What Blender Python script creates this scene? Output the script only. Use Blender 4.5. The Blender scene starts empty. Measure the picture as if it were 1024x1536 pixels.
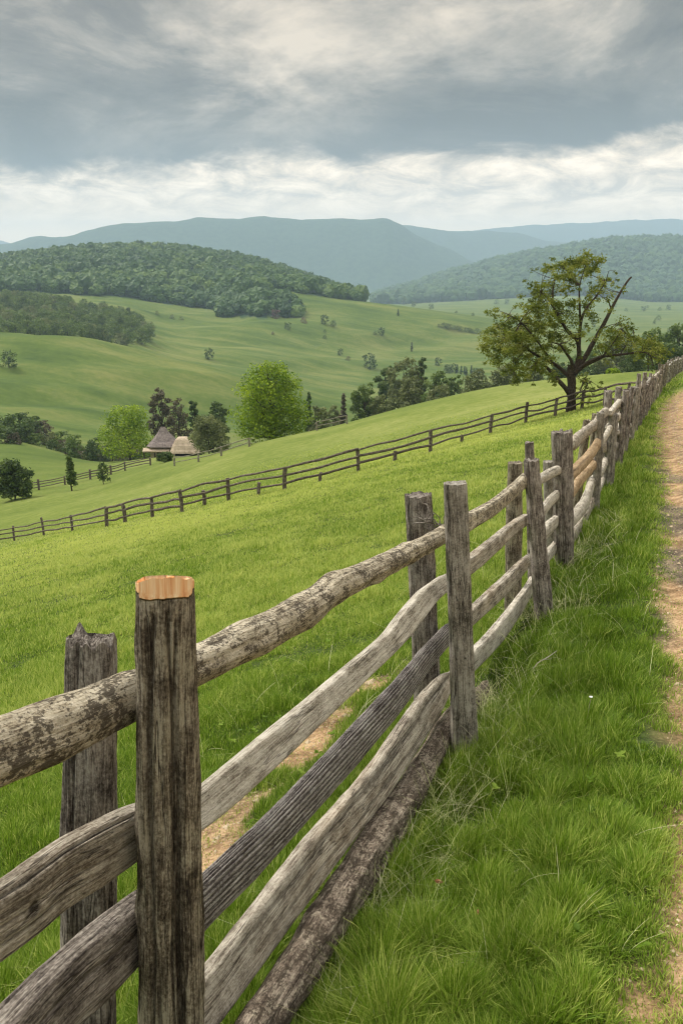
import bpy, math, random
import numpy as np
from mathutils import Vector

R = math.radians
random.seed(7)
RNG = np.random.default_rng(11)
sc = bpy.context.scene
COL = sc.collection

# ------------------------------------------------------------------ camera model (photo pixels 1024x1536)
F = 1300.0
PITCH = R(15.8)
CP, SP = math.cos(PITCH), math.sin(PITCH)

def ray(px, py):
    """direction with y = 1"""
    a = (px - 512) / F; b = (768 - py) / F
    dy = CP + SP * b; dz = -SP + CP * b
    return a / dy, dz / dy

def at(px, py, Y):
    a, z = ray(px, py)
    return Vector((a * Y, Y, z * Y))

def to_px(x, y, z):
    d = y * CP - z * SP
    return 512 + F * x / d, 768 - F * (y * SP + z * CP) / d

# ------------------------------------------------------------------ numpy noise
_P = np.random.default_rng(3).permutation(256)
_P = np.concatenate([_P, _P, _P])
_G = np.random.default_rng(4).normal(size=(256, 3))
_G /= np.linalg.norm(_G, axis=1)[:, None]

def perlin(x, y, z=0.0):
    x, y, z = np.broadcast_arrays(np.asarray(x, float), np.asarray(y, float), np.asarray(z, float))
    xi, yi, zi = np.floor(x).astype(int), np.floor(y).astype(int), np.floor(z).astype(int)
    xf, yf, zf = x - xi, y - yi, z - zi
    xi &= 255; yi &= 255; zi &= 255
    u, v, w = [t * t * t * (t * (t * 6 - 15) + 10) for t in (xf, yf, zf)]
    def g(i, j, k):
        h = _G[_P[_P[_P[xi + i] + yi + j] + zi + k]]
        return h[..., 0] * (xf - i) + h[..., 1] * (yf - j) + h[..., 2] * (zf - k)
    def L(a, b, t): return a + (b - a) * t
    return L(L(L(g(0,0,0), g(1,0,0), u), L(g(0,1,0), g(1,1,0), u), v),
             L(L(g(0,0,1), g(1,0,1), u), L(g(0,1,1), g(1,1,1), u), v), w) * 1.6

def fbm(x, y, z=0.0, o=4):
    s = 0; a = 1.0; f = 1.0
    for k in range(o):
        s = s + a * perlin(np.asarray(x) * f + 17.3 * k, np.asarray(y) * f + 5.1 * k, np.asarray(z) * f)
        a *= .5; f *= 2.03
    return s

def sstep(a, b, x):
    t = np.clip((x - a) / (b - a), 0, 1)
    return t * t * (3 - 2 * t)

# ------------------------------------------------------------------ terrain
def plane(x, y): return -1.683 + .246 * x - .19 * y

# each layer: distance Y, silhouette/ground line as photo heights across the valley
LAYERS = [
 (110, [(-800,900),(-300,800),(0,746),(60,738),(128,729),(256,696),(384,665),(512,637),(640,603),(768,577),(896,562),(1024,554),(1400,540),(1900,520)]),
 (150, [(-800,860),(-300,760),(0,706),(128,703),(200,690),(256,686),(330,690),(384,700),(512,680),(640,650),(768,622),(896,604),(1024,592),(1400,575),(1900,560)]),
 (200, [(-800,760),(-300,690),(0,662),(60,672),(128,690),(200,698),(256,704),(384,712),(512,690),(640,660),(768,632),(896,612),(1024,600),(1400,580),(1900,560)]),
 (235, [(-800,730),(-300,660),(0,646),(60,662),(128,694),(256,712),(384,716),(512,695),(640,665),(768,636),(896,612),(1024,600),(1400,580),(1900,560)]),
 (300, [(-800,640),(-300,610),(0,625),(128,652),(256,668),(384,680),(512,675),(640,655),(768,625),(896,600),(1024,590),(1400,570),(1900,550)]),
 (380, [(-800,540),(-300,540),(0,560),(128,580),(256,610),(384,632),(512,645),(640,640),(768,610),(896,590),(1024,580),(1400,560),(1900,540)]),
 (460, [(-800,500),(-300,492),(0,497),(60,499),(128,507),(200,524),(256,537),(384,570),(512,603),(640,620),(768,600),(896,585),(1024,575),(1400,550),(1900,530)]),
 (530, [(-800,505),(-300,500),(0,508),(128,518),(256,550),(384,584),(512,612),(640,605),(768,585),(896,570),(1024,565),(1400,545),(1900,525)]),
 (640, [(-800,480),(-300,478),(0,490),(128,498),(200,506),(256,524),(384,548),(512,576),(640,583),(768,566),(896,556),(1024,552),(1400,535),(1900,515)]),
 (820, [(-800,450),(-300,448),(0,455),(128,462),(200,474),(256,487),(384,497),(512,522),(640,538),(768,536),(896,530),(1024,528),(1400,510),(1900,500)]),
 (1020,[(-800,440),(-300,438),(0,440),(128,441),(200,446),(256,456),(320,466),(370,452),(384,440),(430,437),(512,449),(600,461),(700,476),(768,490),(896,500),(1024,502),(1400,490),(1900,480)]),
 (1250,[(-800,420),(-300,420),(0,412),(128,402),(256,402),(384,412),(460,430),(512,446),(560,458),(640,467),(768,480),(896,488),(1024,490),(1400,480),(1900,470)]),
 (1550,[(-800,410),(-300,405),(0,399),(60,392),(128,383),(190,379),(270,381),(330,388),(384,399),(440,416),(500,438),(540,453),(600,463),(768,474),(896,478),(1024,478),(1400,465),(1900,455)]),
 (2000,[(-800,430),(0,420),(256,420),(440,440),(540,458),(600,460),(768,462),(896,464),(1024,466),(1400,450),(1900,440)]),
 (2700,[(-800,450),(0,450),(256,450),(540,456),(600,455),(660,452),(768,446),(840,442),(900,446),(960,452),(1024,452),(1400,440),(1900,430)]),
 (3900,[(-800,455),(0,455),(480,460),(560,449),(600,437),(640,424),(680,411),(720,400),(768,389),(790,383),(830,376),(860,372),(900,367),(940,364),(985,364),(1024,367),(1200,380),(1900,400)]),
 (4700,[(-800,440),(0,440),(480,450),(560,444),(600,440),(700,430),(900,430),(1024,430),(1900,430)]),
 (5600,[(-800,400),(-200,390),(0,377),(40,366),(75,357),(130,352),(150,346),(178,338),(230,335),(300,331),(400,327),(470,327),(520,330),(550,330),(572,327),(590,334),(615,352),(660,372),(700,392),(760,410),(1024,420),(1900,420)]),
 (6200,[(-800,410),(0,400),(400,380),(600,385),(700,400),(1024,400),(1900,400)]),
 (7200,[(-800,390),(0,385),(400,360),(540,350),(590,338),(615,340),(650,345),(700,347),(755,350),(800,360),(840,364),(900,366),(1024,372),(1900,380)]),
 (8000,[(-800,390),(0,390),(400,380),(700,375),(1024,380),(1900,390)]),
 (9800,[(-800,360),(-200,356),(0,363),(30,362),(70,370),(200,372),(500,362),(640,354),(700,346),(740,342),(800,337),(870,334),(950,329),(1024,332),(1200,326),(1900,350)]),
 (11500,[(-800,395),(0,395),(500,385),(700,380),(1024,380),(1900,390)]),
]
LY = np.array([0.0, 45.0] + [l[0] for l in LAYERS])

def _smooth_interp(x, pts):
    xs = np.array([p[0] for p in pts], float); ys = np.array([p[1] for p in pts], float)
    d = np.diff(ys) / np.diff(xs)
    m = np.zeros_like(ys); m[1:-1] = (d[:-1] + d[1:]) / 2; m[0] = d[0]; m[-1] = d[-1]
    same = np.sign(d[:-1]) != np.sign(d[1:]); m[1:-1][same] *= .3
    x = np.clip(x, xs[0], xs[-1])
    i = np.clip(np.searchsorted(xs, x) - 1, 0, len(xs) - 2)
    h = xs[i+1] - xs[i]; t = (x - xs[i]) / h
    return ((2*t**3-3*t**2+1)*ys[i] + (t**3-2*t**2+t)*h*m[i] + (-2*t**3+3*t**2)*ys[i+1] + (t**3-t**2)*h*m[i+1])

def H(x, y, detail=True):
    shp = np.broadcast(np.asarray(x), np.asarray(y)).shape
    x = np.broadcast_to(np.asarray(x, float), shp).ravel(); y = np.broadcast_to(np.asarray(y, float), shp).ravel()
    out = np.empty(x.shape)
    CH = 60000
    for s in range(0, len(x), CH):
        out[s:s+CH] = _H(x[s:s+CH], y[s:s+CH], detail)
    return out.reshape(shp) if shp else float(out[0])

def _H(x, y, detail):
    near = plane(np.clip(x, -80, 80), np.clip(y, -60, 60))
    yy = np.clip(y, 45, 11500)
    u = np.clip(x / np.maximum(y, 1), -1.2, 1.2)
    px = 512 + F * u * .985
    Z = np.empty((len(LY), len(x)))
    Z[0] = plane(0 * x, 0)
    Z[1] = plane(u * 45, 45.0)
    slope0 = (.246 * u - .19)
    for k, (Yk, pts) in enumerate(LAYERS):
        py = _smooth_interp(px, pts)
        b = (768 - py) / F
        Z[k+2] = (-SP + CP * b) / (CP + SP * b) * Yk
    n = len(LY)
    h = np.diff(LY)[:, None]
    d = np.diff(Z, axis=0) / h
    M = np.zeros_like(Z)
    w1 = 2 * h[1:] + h[:-1]; w2 = h[1:] + 2 * h[:-1]
    with np.errstate(divide='ignore', invalid='ignore'):
        hm = (w1 + w2) / (w1 / d[:-1] + w2 / d[1:])
    ok = d[:-1] * d[1:] > 0
    M[1:-1] = np.where(ok, hm, 0)
    M[1] = slope0; M[0] = slope0; M[-1] = d[-1]
    i = np.clip(np.searchsorted(LY, yy, side='right') - 1, 1, n - 2)
    j = np.arange(len(x))
    hh = LY[i+1] - LY[i]; t = (yy - LY[i]) / hh
    far = ((2*t**3-3*t**2+1)*Z[i,j] + (t**3-2*t**2+t)*hh*M[i,j] + (-2*t**3+3*t**2)*Z[i+1,j] + (t**3-t**2)*hh*M[i+1,j])
    z = np.where(y <= 45, near, far)
    # outside the valley view the hillside simply goes on
    side = sstep(1.0, 1.6, np.abs(x) / np.maximum(y, 1)) * sstep(30, 80, np.hypot(x, y))
    z = z * (1 - side) + near * side
    if detail:
        r = np.hypot(x, y)
        z = z + .035 * perlin(x / .9, y / .9) * (1 - sstep(15, 60, r)) + .015 * perlin(x / .3, y / .3, 4) * (1 - sstep(5, 12, r))
        z = z + .25 * perlin(x / 14, y / 14, 9) * sstep(12, 45, r) * (1 - sstep(200, 500, r))
        a = sstep(200, 330, y) * (1 - sstep(900, 1150, y))
        rx, ry = x * .80 + y * .6, -x * .6 + y * .80
        z = z + a * (6.0 * perlin(rx / 210, ry / 62, 2) + 2.6 * perlin(rx / 80, ry / 24, 7))
        m = sstep(2900, 3600, y)
        rid = (.5 - np.abs(perlin(x / 700, y / 1100, 5)))
        m2 = sstep(4100, 4900, y)
        z = z + m2 * (70 * (rid - .3) * (1 - .6*sstep(5000, 5500, y)) + 14 * fbm(x / 260, y / 420, 3, 3))
        z = z + m * (1 - m2) * 7 * perlin(x / 260, y / 260, 1)
    # road bed: shallow, worn between its verges
    rd = road_dirt(x, y)
    z = z - .07 * rd
    return z

# rail line of the near fence, plan view
def fence_x(y): return -1.08 + .404 * y if y < 9 else 2.556 + .374 * (y - 9) + .00042 * (y - 9) ** 2
ROAD = [(-5,1.35,.3),(1.0,2.0,.3),(1.9,1.72,.3)]
# left edge of the dirt road (y, x)
def _edge_pts():
    P = [(930,1500),(985,1360),(1012,1200),(1018,1130),(1000,1060),(1000,985),(982,930),(978,880),(992,800),(990,730),(986,680),(985,640),(990,612),(1006,592),(1030,580)]
    o = []
    for px, py in P:
        a, z = ray(px, py)
        t = -1.683 / (z - (.246 * a - .19))
        o.append((t, a * t))
    return o
EDGE = _edge_pts()
_ey = np.array([-60, 0.0] + [e[0] for e in EDGE] + [120.0])
_ex = np.array([-20, EDGE[0][1] - .25] + [e[1] for e in EDGE] + [120 * .55])
def road_edge(y): return np.interp(y, _ey, _ex)
def road_dirt(x, y):
    e = road_edge(y)
    w = .12 + .01 * np.abs(y)
    n = perlin(np.asarray(x) / .35, np.asarray(y) / .5, 3) * .10 + perlin(np.asarray(x) / .12, np.asarray(y) / .14, 5) * .05
    d = (x - e) + n
    width = 3.0
    mid = 1 - .9 * (1 - sstep(.10, .28, np.abs(d - 1.45 + n))) * sstep(-.25, .2, perlin(np.asarray(x) / .6, np.asarray(y) / 1.3, 17) + .1)
    return mid * sstep(-w, w, d) * (1 - sstep(width - w, width + w, d)) * (1 - sstep(70, 90, np.asarray(y)))
def trod_dirt(x, y):
    """bare sandy strip trodden along the field side of the fence"""
    x = np.asarray(x, float); y = np.asarray(y, float)
    c = -1.08 + .404 * y - .80 - .10 * np.sin((y - 3) * 1.3) + .05 * perlin(y / .8, 0 * y, 8)
    n = perlin(x / .22, y / .3, 12) * .10 + perlin(x / .07, y / .07, 2) * .05
    d = np.abs(x - c) + n
    return (1 - sstep(.13, .24, d)) * sstep(-.2, .2, perlin(x / .5, y / .45, 6) + .35) * (1 - sstep(5.0, 5.8, y)) * sstep(1.2, 2.0, y)

def ground_hit(px, py, ymin=1.0, ymax=14000):
    a, b = ray(px, py)
    ys = np.exp(np.linspace(math.log(ymin), math.log(ymax), 900))
    g = b * ys - H(a * ys, ys)
    k = np.where(g <= 0)[0]
    if len(k) == 0:
        Y = ymin
    else:
        k = k[0]
        if k == 0: Y = ys[0]
        else:
            t = g[k-1] / (g[k-1] - g[k]); Y = ys[k-1] + t * (ys[k] - ys[k-1])
    x = a * Y
    return Vector((x, Y, H(x, Y)))

def on_ground(px, Y, py=560):
    a, _ = ray(px, py)
    return Vector((a * Y, Y, H(a * Y, Y)))

# ------------------------------------------------------------------ object helpers
def tag(o, label=None, cat=None, group=None, kind=None):
    if label: o['label'] = label
    if cat: o['category'] = cat
    if group: o['group'] = group
    if kind: o['kind'] = kind
    return o

def np_mesh(name, V, faces_list, attrs=None, smooth=True, mat_idx=None):
    """faces_list: list of (n,k) int arrays"""
    me = bpy.data.meshes.new(name)
    V = np.asarray(V, np.float32)
    me.vertices.add(len(V)); me.vertices.foreach_set('co', V.ravel())
    li = np.concatenate([f.ravel() for f in faces_list]).astype(np.int32)
    tot = np.concatenate([np.full(len(f), f.shape[1]) for f in faces_list]).astype(np.int32)
    st = np.concatenate([[0], np.cumsum(tot)[:-1]]).astype(np.int32)
    me.loops.add(len(li)); me.loops.foreach_set('vertex_index', li)
    me.polygons.add(len(tot)); me.polygons.foreach_set('loop_start', st)
    try: me.polygons.foreach_set('loop_total', tot)
    except Exception: pass
    me.polygons.foreach_set('use_smooth', np.full(len(tot), smooth))
    if mat_idx is not None: me.polygons.foreach_set('material_index', np.asarray(mat_idx, np.int32))
    for k, a in (attrs or {}).items():
        a = np.asarray(a, np.float32)
        if a.ndim == 2:
            at_ = me.attributes.new(k, 'FLOAT_VECTOR', 'POINT'); at_.data.foreach_set('vector', a.ravel())
        else:
            at_ = me.attributes.new(k, 'FLOAT', 'POINT'); at_.data.foreach_set('value', a)
    me.update(calc_edges=True)
    return me

def link(name, me, mats, parent=None, loc=None):
    o = bpy.data.objects.new(name, me); COL.objects.link(o)
    for m in (mats if isinstance(mats, (list, tuple)) else [mats]):
        if len(me.materials) < (len(mats) if isinstance(mats, (list, tuple)) else 1): me.materials.append(m)
    if parent: o.parent = parent
    if loc is not None: o.location = loc
    return o

def empty(name, loc=(0,0,0)):
    o = bpy.data.objects.new(name, None); COL.objects.link(o); o.location = loc
    o.empty_display_size = .3
    return o

def copy_tree(o, parent=None):
    c = o.copy(); COL.objects.link(c)
    if parent: c.parent = parent
    for ch in list(o.children): copy_tree(ch, c)
    return c

class MB:
    def __init__(s): s.V = []; s.F = []; s.A = {}; s.n = 0
    def add(s, V, F, **A):
        V = np.asarray(V, float); s.V.append(V)
        for f in (F if isinstance(F, list) else [F]): s.F.append(np.asarray(f) + s.n)
        for k, a in A.items(): s.A.setdefault(k, []).append(np.asarray(a, float))
        s.n += len(V)
    def mesh(s, name, smooth=True):
        byk = {}
        for f in s.F: byk.setdefault(f.shape[1], []).append(f)
        fl = [np.concatenate(v) for v in byk.values()]
        return np_mesh(name, np.concatenate(s.V), fl, {k: np.concatenate(a) for k, a in s.A.items()}, smooth)

# ------------------------------------------------------------------ node material helpers
def srgb(r, g, b):
    f = lambda c: ((c/255+.055)/1.055)**2.4 if c/255 > .04045 else c/255/12.92
    return (f(r), f(g), f(b), 1)

class NT:
    def __init__(s, name, world=False):
        if world:
            s.m = bpy.data.worlds.new(name)
        else:
            s.m = bpy.data.materials.new(name)
        s.m.use_nodes = True
        s.t = s.m.node_tree; s.t.nodes.clear()
    def n(s, typ, **kw):
        nd = s.t.nodes.new(typ)
        for k, v in kw.items():
            if k.startswith('i_'):
                key = k[2:].replace('_', ' ')
                s.set(nd.inputs[key], v)
            else: setattr(nd, k, v)
        return nd
    def set(s, sock, v):
        if isinstance(v, bpy.types.NodeSocket): s.t.links.new(v, sock)
        else: sock.default_value = v
    def math(s, op, a, b=0.0, c=0.0, clamp=False):
        nd = s.t.nodes.new('ShaderNodeMath'); nd.operation = op; nd.use_clamp = clamp
        s.set(nd.inputs[0], a); s.set(nd.inputs[1], b); s.set(nd.inputs[2], c)
        return nd.outputs[0]
    def vmul(s, v, sc_):
        nd = s.t.nodes.new('ShaderNodeVectorMath'); nd.operation = 'MULTIPLY'
        s.set(nd.inputs[0], v); s.set(nd.inputs[1], sc_); return nd.outputs[0]
    def vadd(s, v, w):
        nd = s.t.nodes.new('ShaderNodeVectorMath'); nd.operation = 'ADD'
        s.set(nd.inputs[0], v); s.set(nd.inputs[1], w); return nd.outputs[0]
    def noise(s, vec, scale, detail=3, rough=.5, dist=0.0):
        nd = s.t.nodes.new('ShaderNodeTexNoise')
        s.set(nd.inputs['Vector'], vec); s.set(nd.inputs['Scale'], scale)
        nd.inputs['Detail'].default_value = detail; nd.inputs['Roughness'].default_value = rough
        nd.inputs['Distortion'].default_value = dist
        return nd.outputs['Fac']
    def ramp(s, fac, stops, interp='LINEAR'):
        nd = s.t.nodes.new('ShaderNodeValToRGB'); nd.color_ramp.interpolation = interp
        cr = nd.color_ramp
        while len(cr.elements) < len(stops): cr.elements.new(.5)
        for e, (p, c) in zip(cr.elements, stops):
            e.position = p; e.color = c if len(c) == 4 else (*c, 1)
        s.set(nd.inputs[0], fac); return nd.outputs[0]
    def mr(s, v, a, b, c=0.0, d=1.0, smooth=False):
        nd = s.t.nodes.new('ShaderNodeMapRange'); nd.clamp = True
        if smooth: nd.interpolation_type = 'SMOOTHSTEP'
        s.set(nd.inputs[0], v)
        for i, q in enumerate((a, b, c, d)): s.set(nd.inputs[i+1], q)
        return nd.outputs[0]
    def mix(s, f, a, b, mode='MIX'):
        nd = s.t.nodes.new('ShaderNodeMix'); nd.data_type = 'RGBA'; nd.blend_type = mode
        s.set(nd.inputs[0], f); s.set(nd.inputs[6], a); s.set(nd.inputs[7], b); return nd.outputs[2]
    def attr(s, name, out='Fac'):
        nd = s.t.nodes.new('ShaderNodeAttribute'); nd.attribute_name = name; return nd.outputs[out]
    def out(s, shader, sock='Surface'):
        o = s.t.nodes.new('ShaderNodeOutputMaterial'); s.t.links.new(shader, o.inputs[sock]); return s.m
    def bump(s, h, strength=.5, dist=.01):
        nd = s.t.nodes.new('ShaderNodeBump'); s.set(nd.inputs['Height'], h)
        nd.inputs['Strength'].default_value = strength; nd.inputs['Distance'].default_value = dist
        return nd.outputs[0]
    def bsdf(s, col, rough=.9, normal=None, spec=.2):
        nd = s.t.nodes.new('ShaderNodeBsdfPrincipled'); s.set(nd.inputs['Base Color'], col)
        s.set(nd.inputs['Roughness'], rough); nd.inputs['Specular IOR Level'].default_value = spec
        if normal is not None: s.set(nd.inputs['Normal'], normal)
        return nd.outputs[0]

# ------------------------------------------------------------------ materials
def mat_wood(name, dark, mid, light, crack=1.0, lichen=0.0, moss=0.0, tan=0.0, cut=False, ridged=False):
    t = NT(name)
    g = t.attr('g', 'Vector')
    oi = t.n('ShaderNodeObjectInfo')
    g0 = g
    g = t.vadd(g, t.vmul(oi.outputs['Random'], (7.0, 5.0, 11.0)))
    fine = t.noise(t.vmul(g, (260, 260, 9)), 1, 5, .8)
    band = t.noise(t.vmul(g, (95, 95, 4.5)), 1, 5, .72, .5)
    blot = t.noise(t.vmul(g, (14, 14, 9)), 1, 5, .7)
    crk = t.noise(t.vmul(g, (24, 24, 1.3)), 1, 4, .55, .25)
    crk = t.mr(t.math('ABSOLUTE', t.math('SUBTRACT', crk, .5)), .002, .013, 0, 1)
    crk = t.math('MAXIMUM', crk, t.mr(t.noise(t.vmul(g, (11, 11, 3)), 1, 2), .48, .58, 0, 1))
    spk = t.noise(t.vmul(g, (210, 210, 90)), 1, 2, .5)
    iso = t.noise(t.vmul(g, (170, 170, 110)), 1, 4, .7)
    v = t.math('ADD', .5, t.math('MULTIPLY', t.math('SUBTRACT', band, .5), .62))
    v = t.math('ADD', v, t.math('MULTIPLY', t.math('SUBTRACT', fine, .5), .72))
    v = t.math('ADD', v, t.math('MULTIPLY', t.math('SUBTRACT', blot, .5), .75))
    v = t.math('ADD', v, t.math('MULTIPLY', t.math('SUBTRACT', iso, .5), .55))
    col = t.ramp(v, [(.33, dark), (.48, mid), (.66, light)])
    if lichen:
        l1 = t.noise(t.vmul(g, (70, 70, 42)), 1, 5, .7)
        col = t.mix(t.mr(l1, .56 - .1 * lichen, .72 - .1 * lichen, 0, .8), col, t.mix(fine, srgb(170, 156, 130), srgb(222, 212, 188)))
        l2 = t.noise(t.vmul(t.vadd(g, (3, 1, 2)), (125, 125, 80)), 1, 4, .75)
        l3 = t.noise(t.vmul(g, (20, 20, 15)), 1, 4, .7)
        dk = t.math('ADD', l2, t.math('MULTIPLY', t.math('SUBTRACT', l3, .5), .9))
        col = t.mix(t.mr(dk, .49, .57, 0, .85), col, srgb(66, 56, 44))
    if tan:
        col = t.mix(t.mr(t.noise(t.vmul(g, (10, 10, 2)), 1, 2), .5, .7, 0, tan), col, srgb(198, 158, 108))
    if moss:
        col = t.mix(t.mr(t.noise(t.vmul(g, (14, 14, 9)), 1, 4, .7), .52, .68, 0, moss), col, srgb(92, 92, 52))
    ck = t.mix(t.math('MULTIPLY', t.math('SUBTRACT', 1, crk), .8 * crack), col, srgb(40, 32, 26))
    ck = t.mix(t.math('ADD', t.mr(t.attr('crev'), .35, .85, 0, .42), t.mr(t.attr('crev'), 1.02, 1.2, 0, .38)), ck, srgb(40, 32, 26))
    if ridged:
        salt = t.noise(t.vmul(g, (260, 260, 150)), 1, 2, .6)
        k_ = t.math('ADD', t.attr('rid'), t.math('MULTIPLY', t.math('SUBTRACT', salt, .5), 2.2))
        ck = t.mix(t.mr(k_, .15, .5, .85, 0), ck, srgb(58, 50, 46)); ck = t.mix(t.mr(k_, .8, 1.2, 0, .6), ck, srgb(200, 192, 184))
    if cut:
        c = t.attr('cut')
        fresh = t.ramp(t.noise(t.vmul(g0, (90, 90, 30)), 1, 5, .7), [(.35, srgb(222,158,108)), (.5, srgb(240,190,140)), (.65, srgb(252,222,180))])
        stain = t.mr(c, .0, .12, 0, .5)
        ck = t.mix(t.mr(c, .45, .55), ck, fresh)
    hgt = t.math('ADD', t.math('MULTIPLY', v, 1.0), t.math('MULTIPLY', crk, .5 * crack))
    hgt = t.math('ADD', hgt, t.math('MULTIPLY', spk, .15))
    if cut: hgt = t.math('MULTIPLY', hgt, t.mr(t.attr('cut'), .3, .6, 1, .12))
    nrm = t.bump(hgt, 1.0, .009)
    return t.out(t.bsdf(ck, .88, nrm, .25))

M = {}
M['wood_dark'] = mat_wood('weathered_dark_post', srgb(54,46,37), srgb(116,105,88), srgb(188,177,155), 1.1, moss=.18, cut=True)
M['wood_purple'] = mat_wood('weathered_split_post', srgb(62,55,50), srgb(126,116,106), srgb(188,178,165), 1.0)
M['wood_grey'] = mat_wood('grey_post', srgb(76,70,62), srgb(142,134,121), srgb(190,182,168), 1.0)
M['wood_lichen'] = mat_wood('lichen_bark_log', srgb(96,84,66), srgb(178,164,138), srgb(226,214,190), .35, lichen=1.0)
M['wood_pale'] = mat_wood('pale_split_rail', srgb(126,116,101), srgb(188,178,160), srgb(224,216,200), .7)
M['wood_tan'] = mat_wood('tan_split_rail', srgb(98,88,76), srgb(162,151,134), srgb(212,202,184), .9, tan=.12)
M['wood_ridge'] = mat_wood('ridged_grey_rail', srgb(62,54,50), srgb(138,130,124), srgb(190,184,176), .4, ridged=True)
M['wood_ground'] = mat_wood('mossy_ground_log', srgb(56,46,38), srgb(114,100,86), srgb(170,156,138), .6, lichen=.35)
M['wood_orange'] = mat_wood('fresh_split_rail', srgb(128,104,78), srgb(176,148,112), srgb(206,182,148), .5)
M['wood_far'] = mat_wood('dark_field_fence', srgb(54,46,41), srgb(92,81,73), srgb(140,128,117), .3)
M['wood_farpale'] = mat_wood('grey_field_fence', srgb(90,84,72), srgb(128,122,106), srgb(160,152,136), .3)
M['bark'] = mat_wood('tree_bark', srgb(32,26,21), srgb(62,52,44), srgb(100,88,76), .6)

def mat_leaf(name, c1, c2, c3, trans=.35):
    t = NT(name)
    v = t.attr('tone')
    col = t.ramp(v, [(.0, c1), (.5, c2), (1, c3)])
    d = t.n('ShaderNodeBsdfPrincipled'); t.set(d.inputs['Base Color'], col); d.inputs['Roughness'].default_value = .55
    d.inputs['Specular IOR Level'].default_value = .25
    tr = t.n('ShaderNodeBsdfTranslucent'); t.set(tr.inputs['Color'], col)
    mx = t.n('ShaderNodeMixShader'); mx.inputs[0].default_value = trans
    t.t.links.new(d.outputs[0], mx.inputs[1]); t.t.links.new(tr.outputs[0], mx.inputs[2])
    return t.out(mx.outputs[0])

def lin(r, g, b): return (r, g, b, 1)
M['grass'] = mat_leaf('grass_blades', lin(.035,.075,.004), lin(.18,.30,.018), lin(.60,.64,.16), .45)
M['straw'] = mat_leaf('dry_stalks', lin(.34,.38,.12), lin(.52,.52,.24), lin(.75,.70,.45), .3)
M['leaf_hero'] = mat_leaf('leaves_olive', lin(.08,.11,.014), lin(.20,.24,.03), lin(.40,.39,.09), .48)
M['leaf_lime'] = mat_leaf('leaves_lime', lin(.06,.13,.008), lin(.21,.31,.015), lin(.42,.52,.035), .45)
M['leaf_green'] = mat_leaf('leaves_green', lin(.06,.10,.022), lin(.12,.18,.04), lin(.21,.27,.07), .38)
M['leaf_dark'] = mat_leaf('leaves_dark', lin(.038,.07,.018), lin(.08,.125,.03), lin(.15,.195,.05), .38)
M['leaf_olive'] = mat_leaf('leaves_pale_olive', lin(.08,.10,.035), lin(.16,.185,.065), lin(.27,.29,.12), .38)
M['leaf_brown'] = mat_leaf('leaves_brown', lin(.07,.06,.035), lin(.12,.10,.06), lin(.18,.15,.09), .35)
M['leaf_pink'] = mat_leaf('leaves_pinkish', lin(.10,.05,.045), lin(.16,.09,.075), lin(.22,.14,.11), .3)

def mat_ground():
    t = NT('meadow_ground')
    geo = t.n('ShaderNodeNewGeometry'); P = geo.outputs['Position']
    n_big = t.noise(P, .012, 4, .6); n_mid = t.noise(P, .09, 4, .6); n_sm = t.noise(P, 1.4, 4, .6); n_f = t.noise(P, 14, 4, .7)
    v = t.math('ADD', t.math('MULTIPLY', n_mid, .35), t.math('MULTIPLY', n_sm, .3))
    v = t.math('ADD', v, t.math('MULTIPLY', n_f, .2)); v = t.math('ADD', v, t.math('MULTIPLY', n_big, .3))
    near = t.ramp(v, [(.44, lin(.085,.12,.018)), (.56, lin(.145,.18,.035)), (.68, lin(.24,.25,.075))])
    pos = t.n('ShaderNodeSeparateXYZ'); t.set(pos.inputs[0], P)
    # grazing tracks run across the far slopes
    st = t.noise(t.vmul(P, (.012, .05, .03)), 1, 5, .65, .4)
    n_x = t.noise(P, .28, 5, .75)
    v2 = t.math('ADD', t.math('MULTIPLY', st, .5), t.math('MULTIPLY', n_big, .38))
    v2 = t.math('ADD', v2, t.math('MULTIPLY', n_x, .22))
    far = t.ramp(v2, [(.40, lin(.042,.074,.014)), (.53, lin(.082,.120,.023)), (.66, lin(.155,.17,.048))])
    dirt_n = t.noise(P, 5, 5, .7); dn2 = t.noise(P, 60, 3, .7)
    dirt = t.ramp(t.math('ADD', t.math('MULTIPLY', dirt_n, .6), t.math('MULTIPLY', dn2, .4)),
                  [(.36, srgb(84,68,48)), (.48, srgb(142,114,84)), (.62, srgb(194,164,126))])
    dark = t.mr(t.attr('track_dark'), 0, 1)
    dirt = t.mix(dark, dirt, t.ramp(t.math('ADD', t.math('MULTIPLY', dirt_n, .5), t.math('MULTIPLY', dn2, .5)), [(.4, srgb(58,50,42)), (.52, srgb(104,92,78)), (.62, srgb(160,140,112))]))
    forest = t.ramp(t.noise(P, .03, 5, .7), [(.4, lin(.018,.042,.020)), (.6, lin(.045,.08,.04))])
    far_m = t.attr('farmask')
    col = t.mix(far_m, near, far)
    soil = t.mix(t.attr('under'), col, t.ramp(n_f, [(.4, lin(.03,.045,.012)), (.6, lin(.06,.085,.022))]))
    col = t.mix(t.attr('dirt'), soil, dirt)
    col = t.mix(t.attr('forest'), col, forest)
    bmp = t.bump(t.math('ADD', n_f, t.math('MULTIPLY', n_sm, .6)), .5, .05)
    return t.out(t.bsdf(col, .95, bmp, .1))
M['ground'] = mat_ground()

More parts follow.
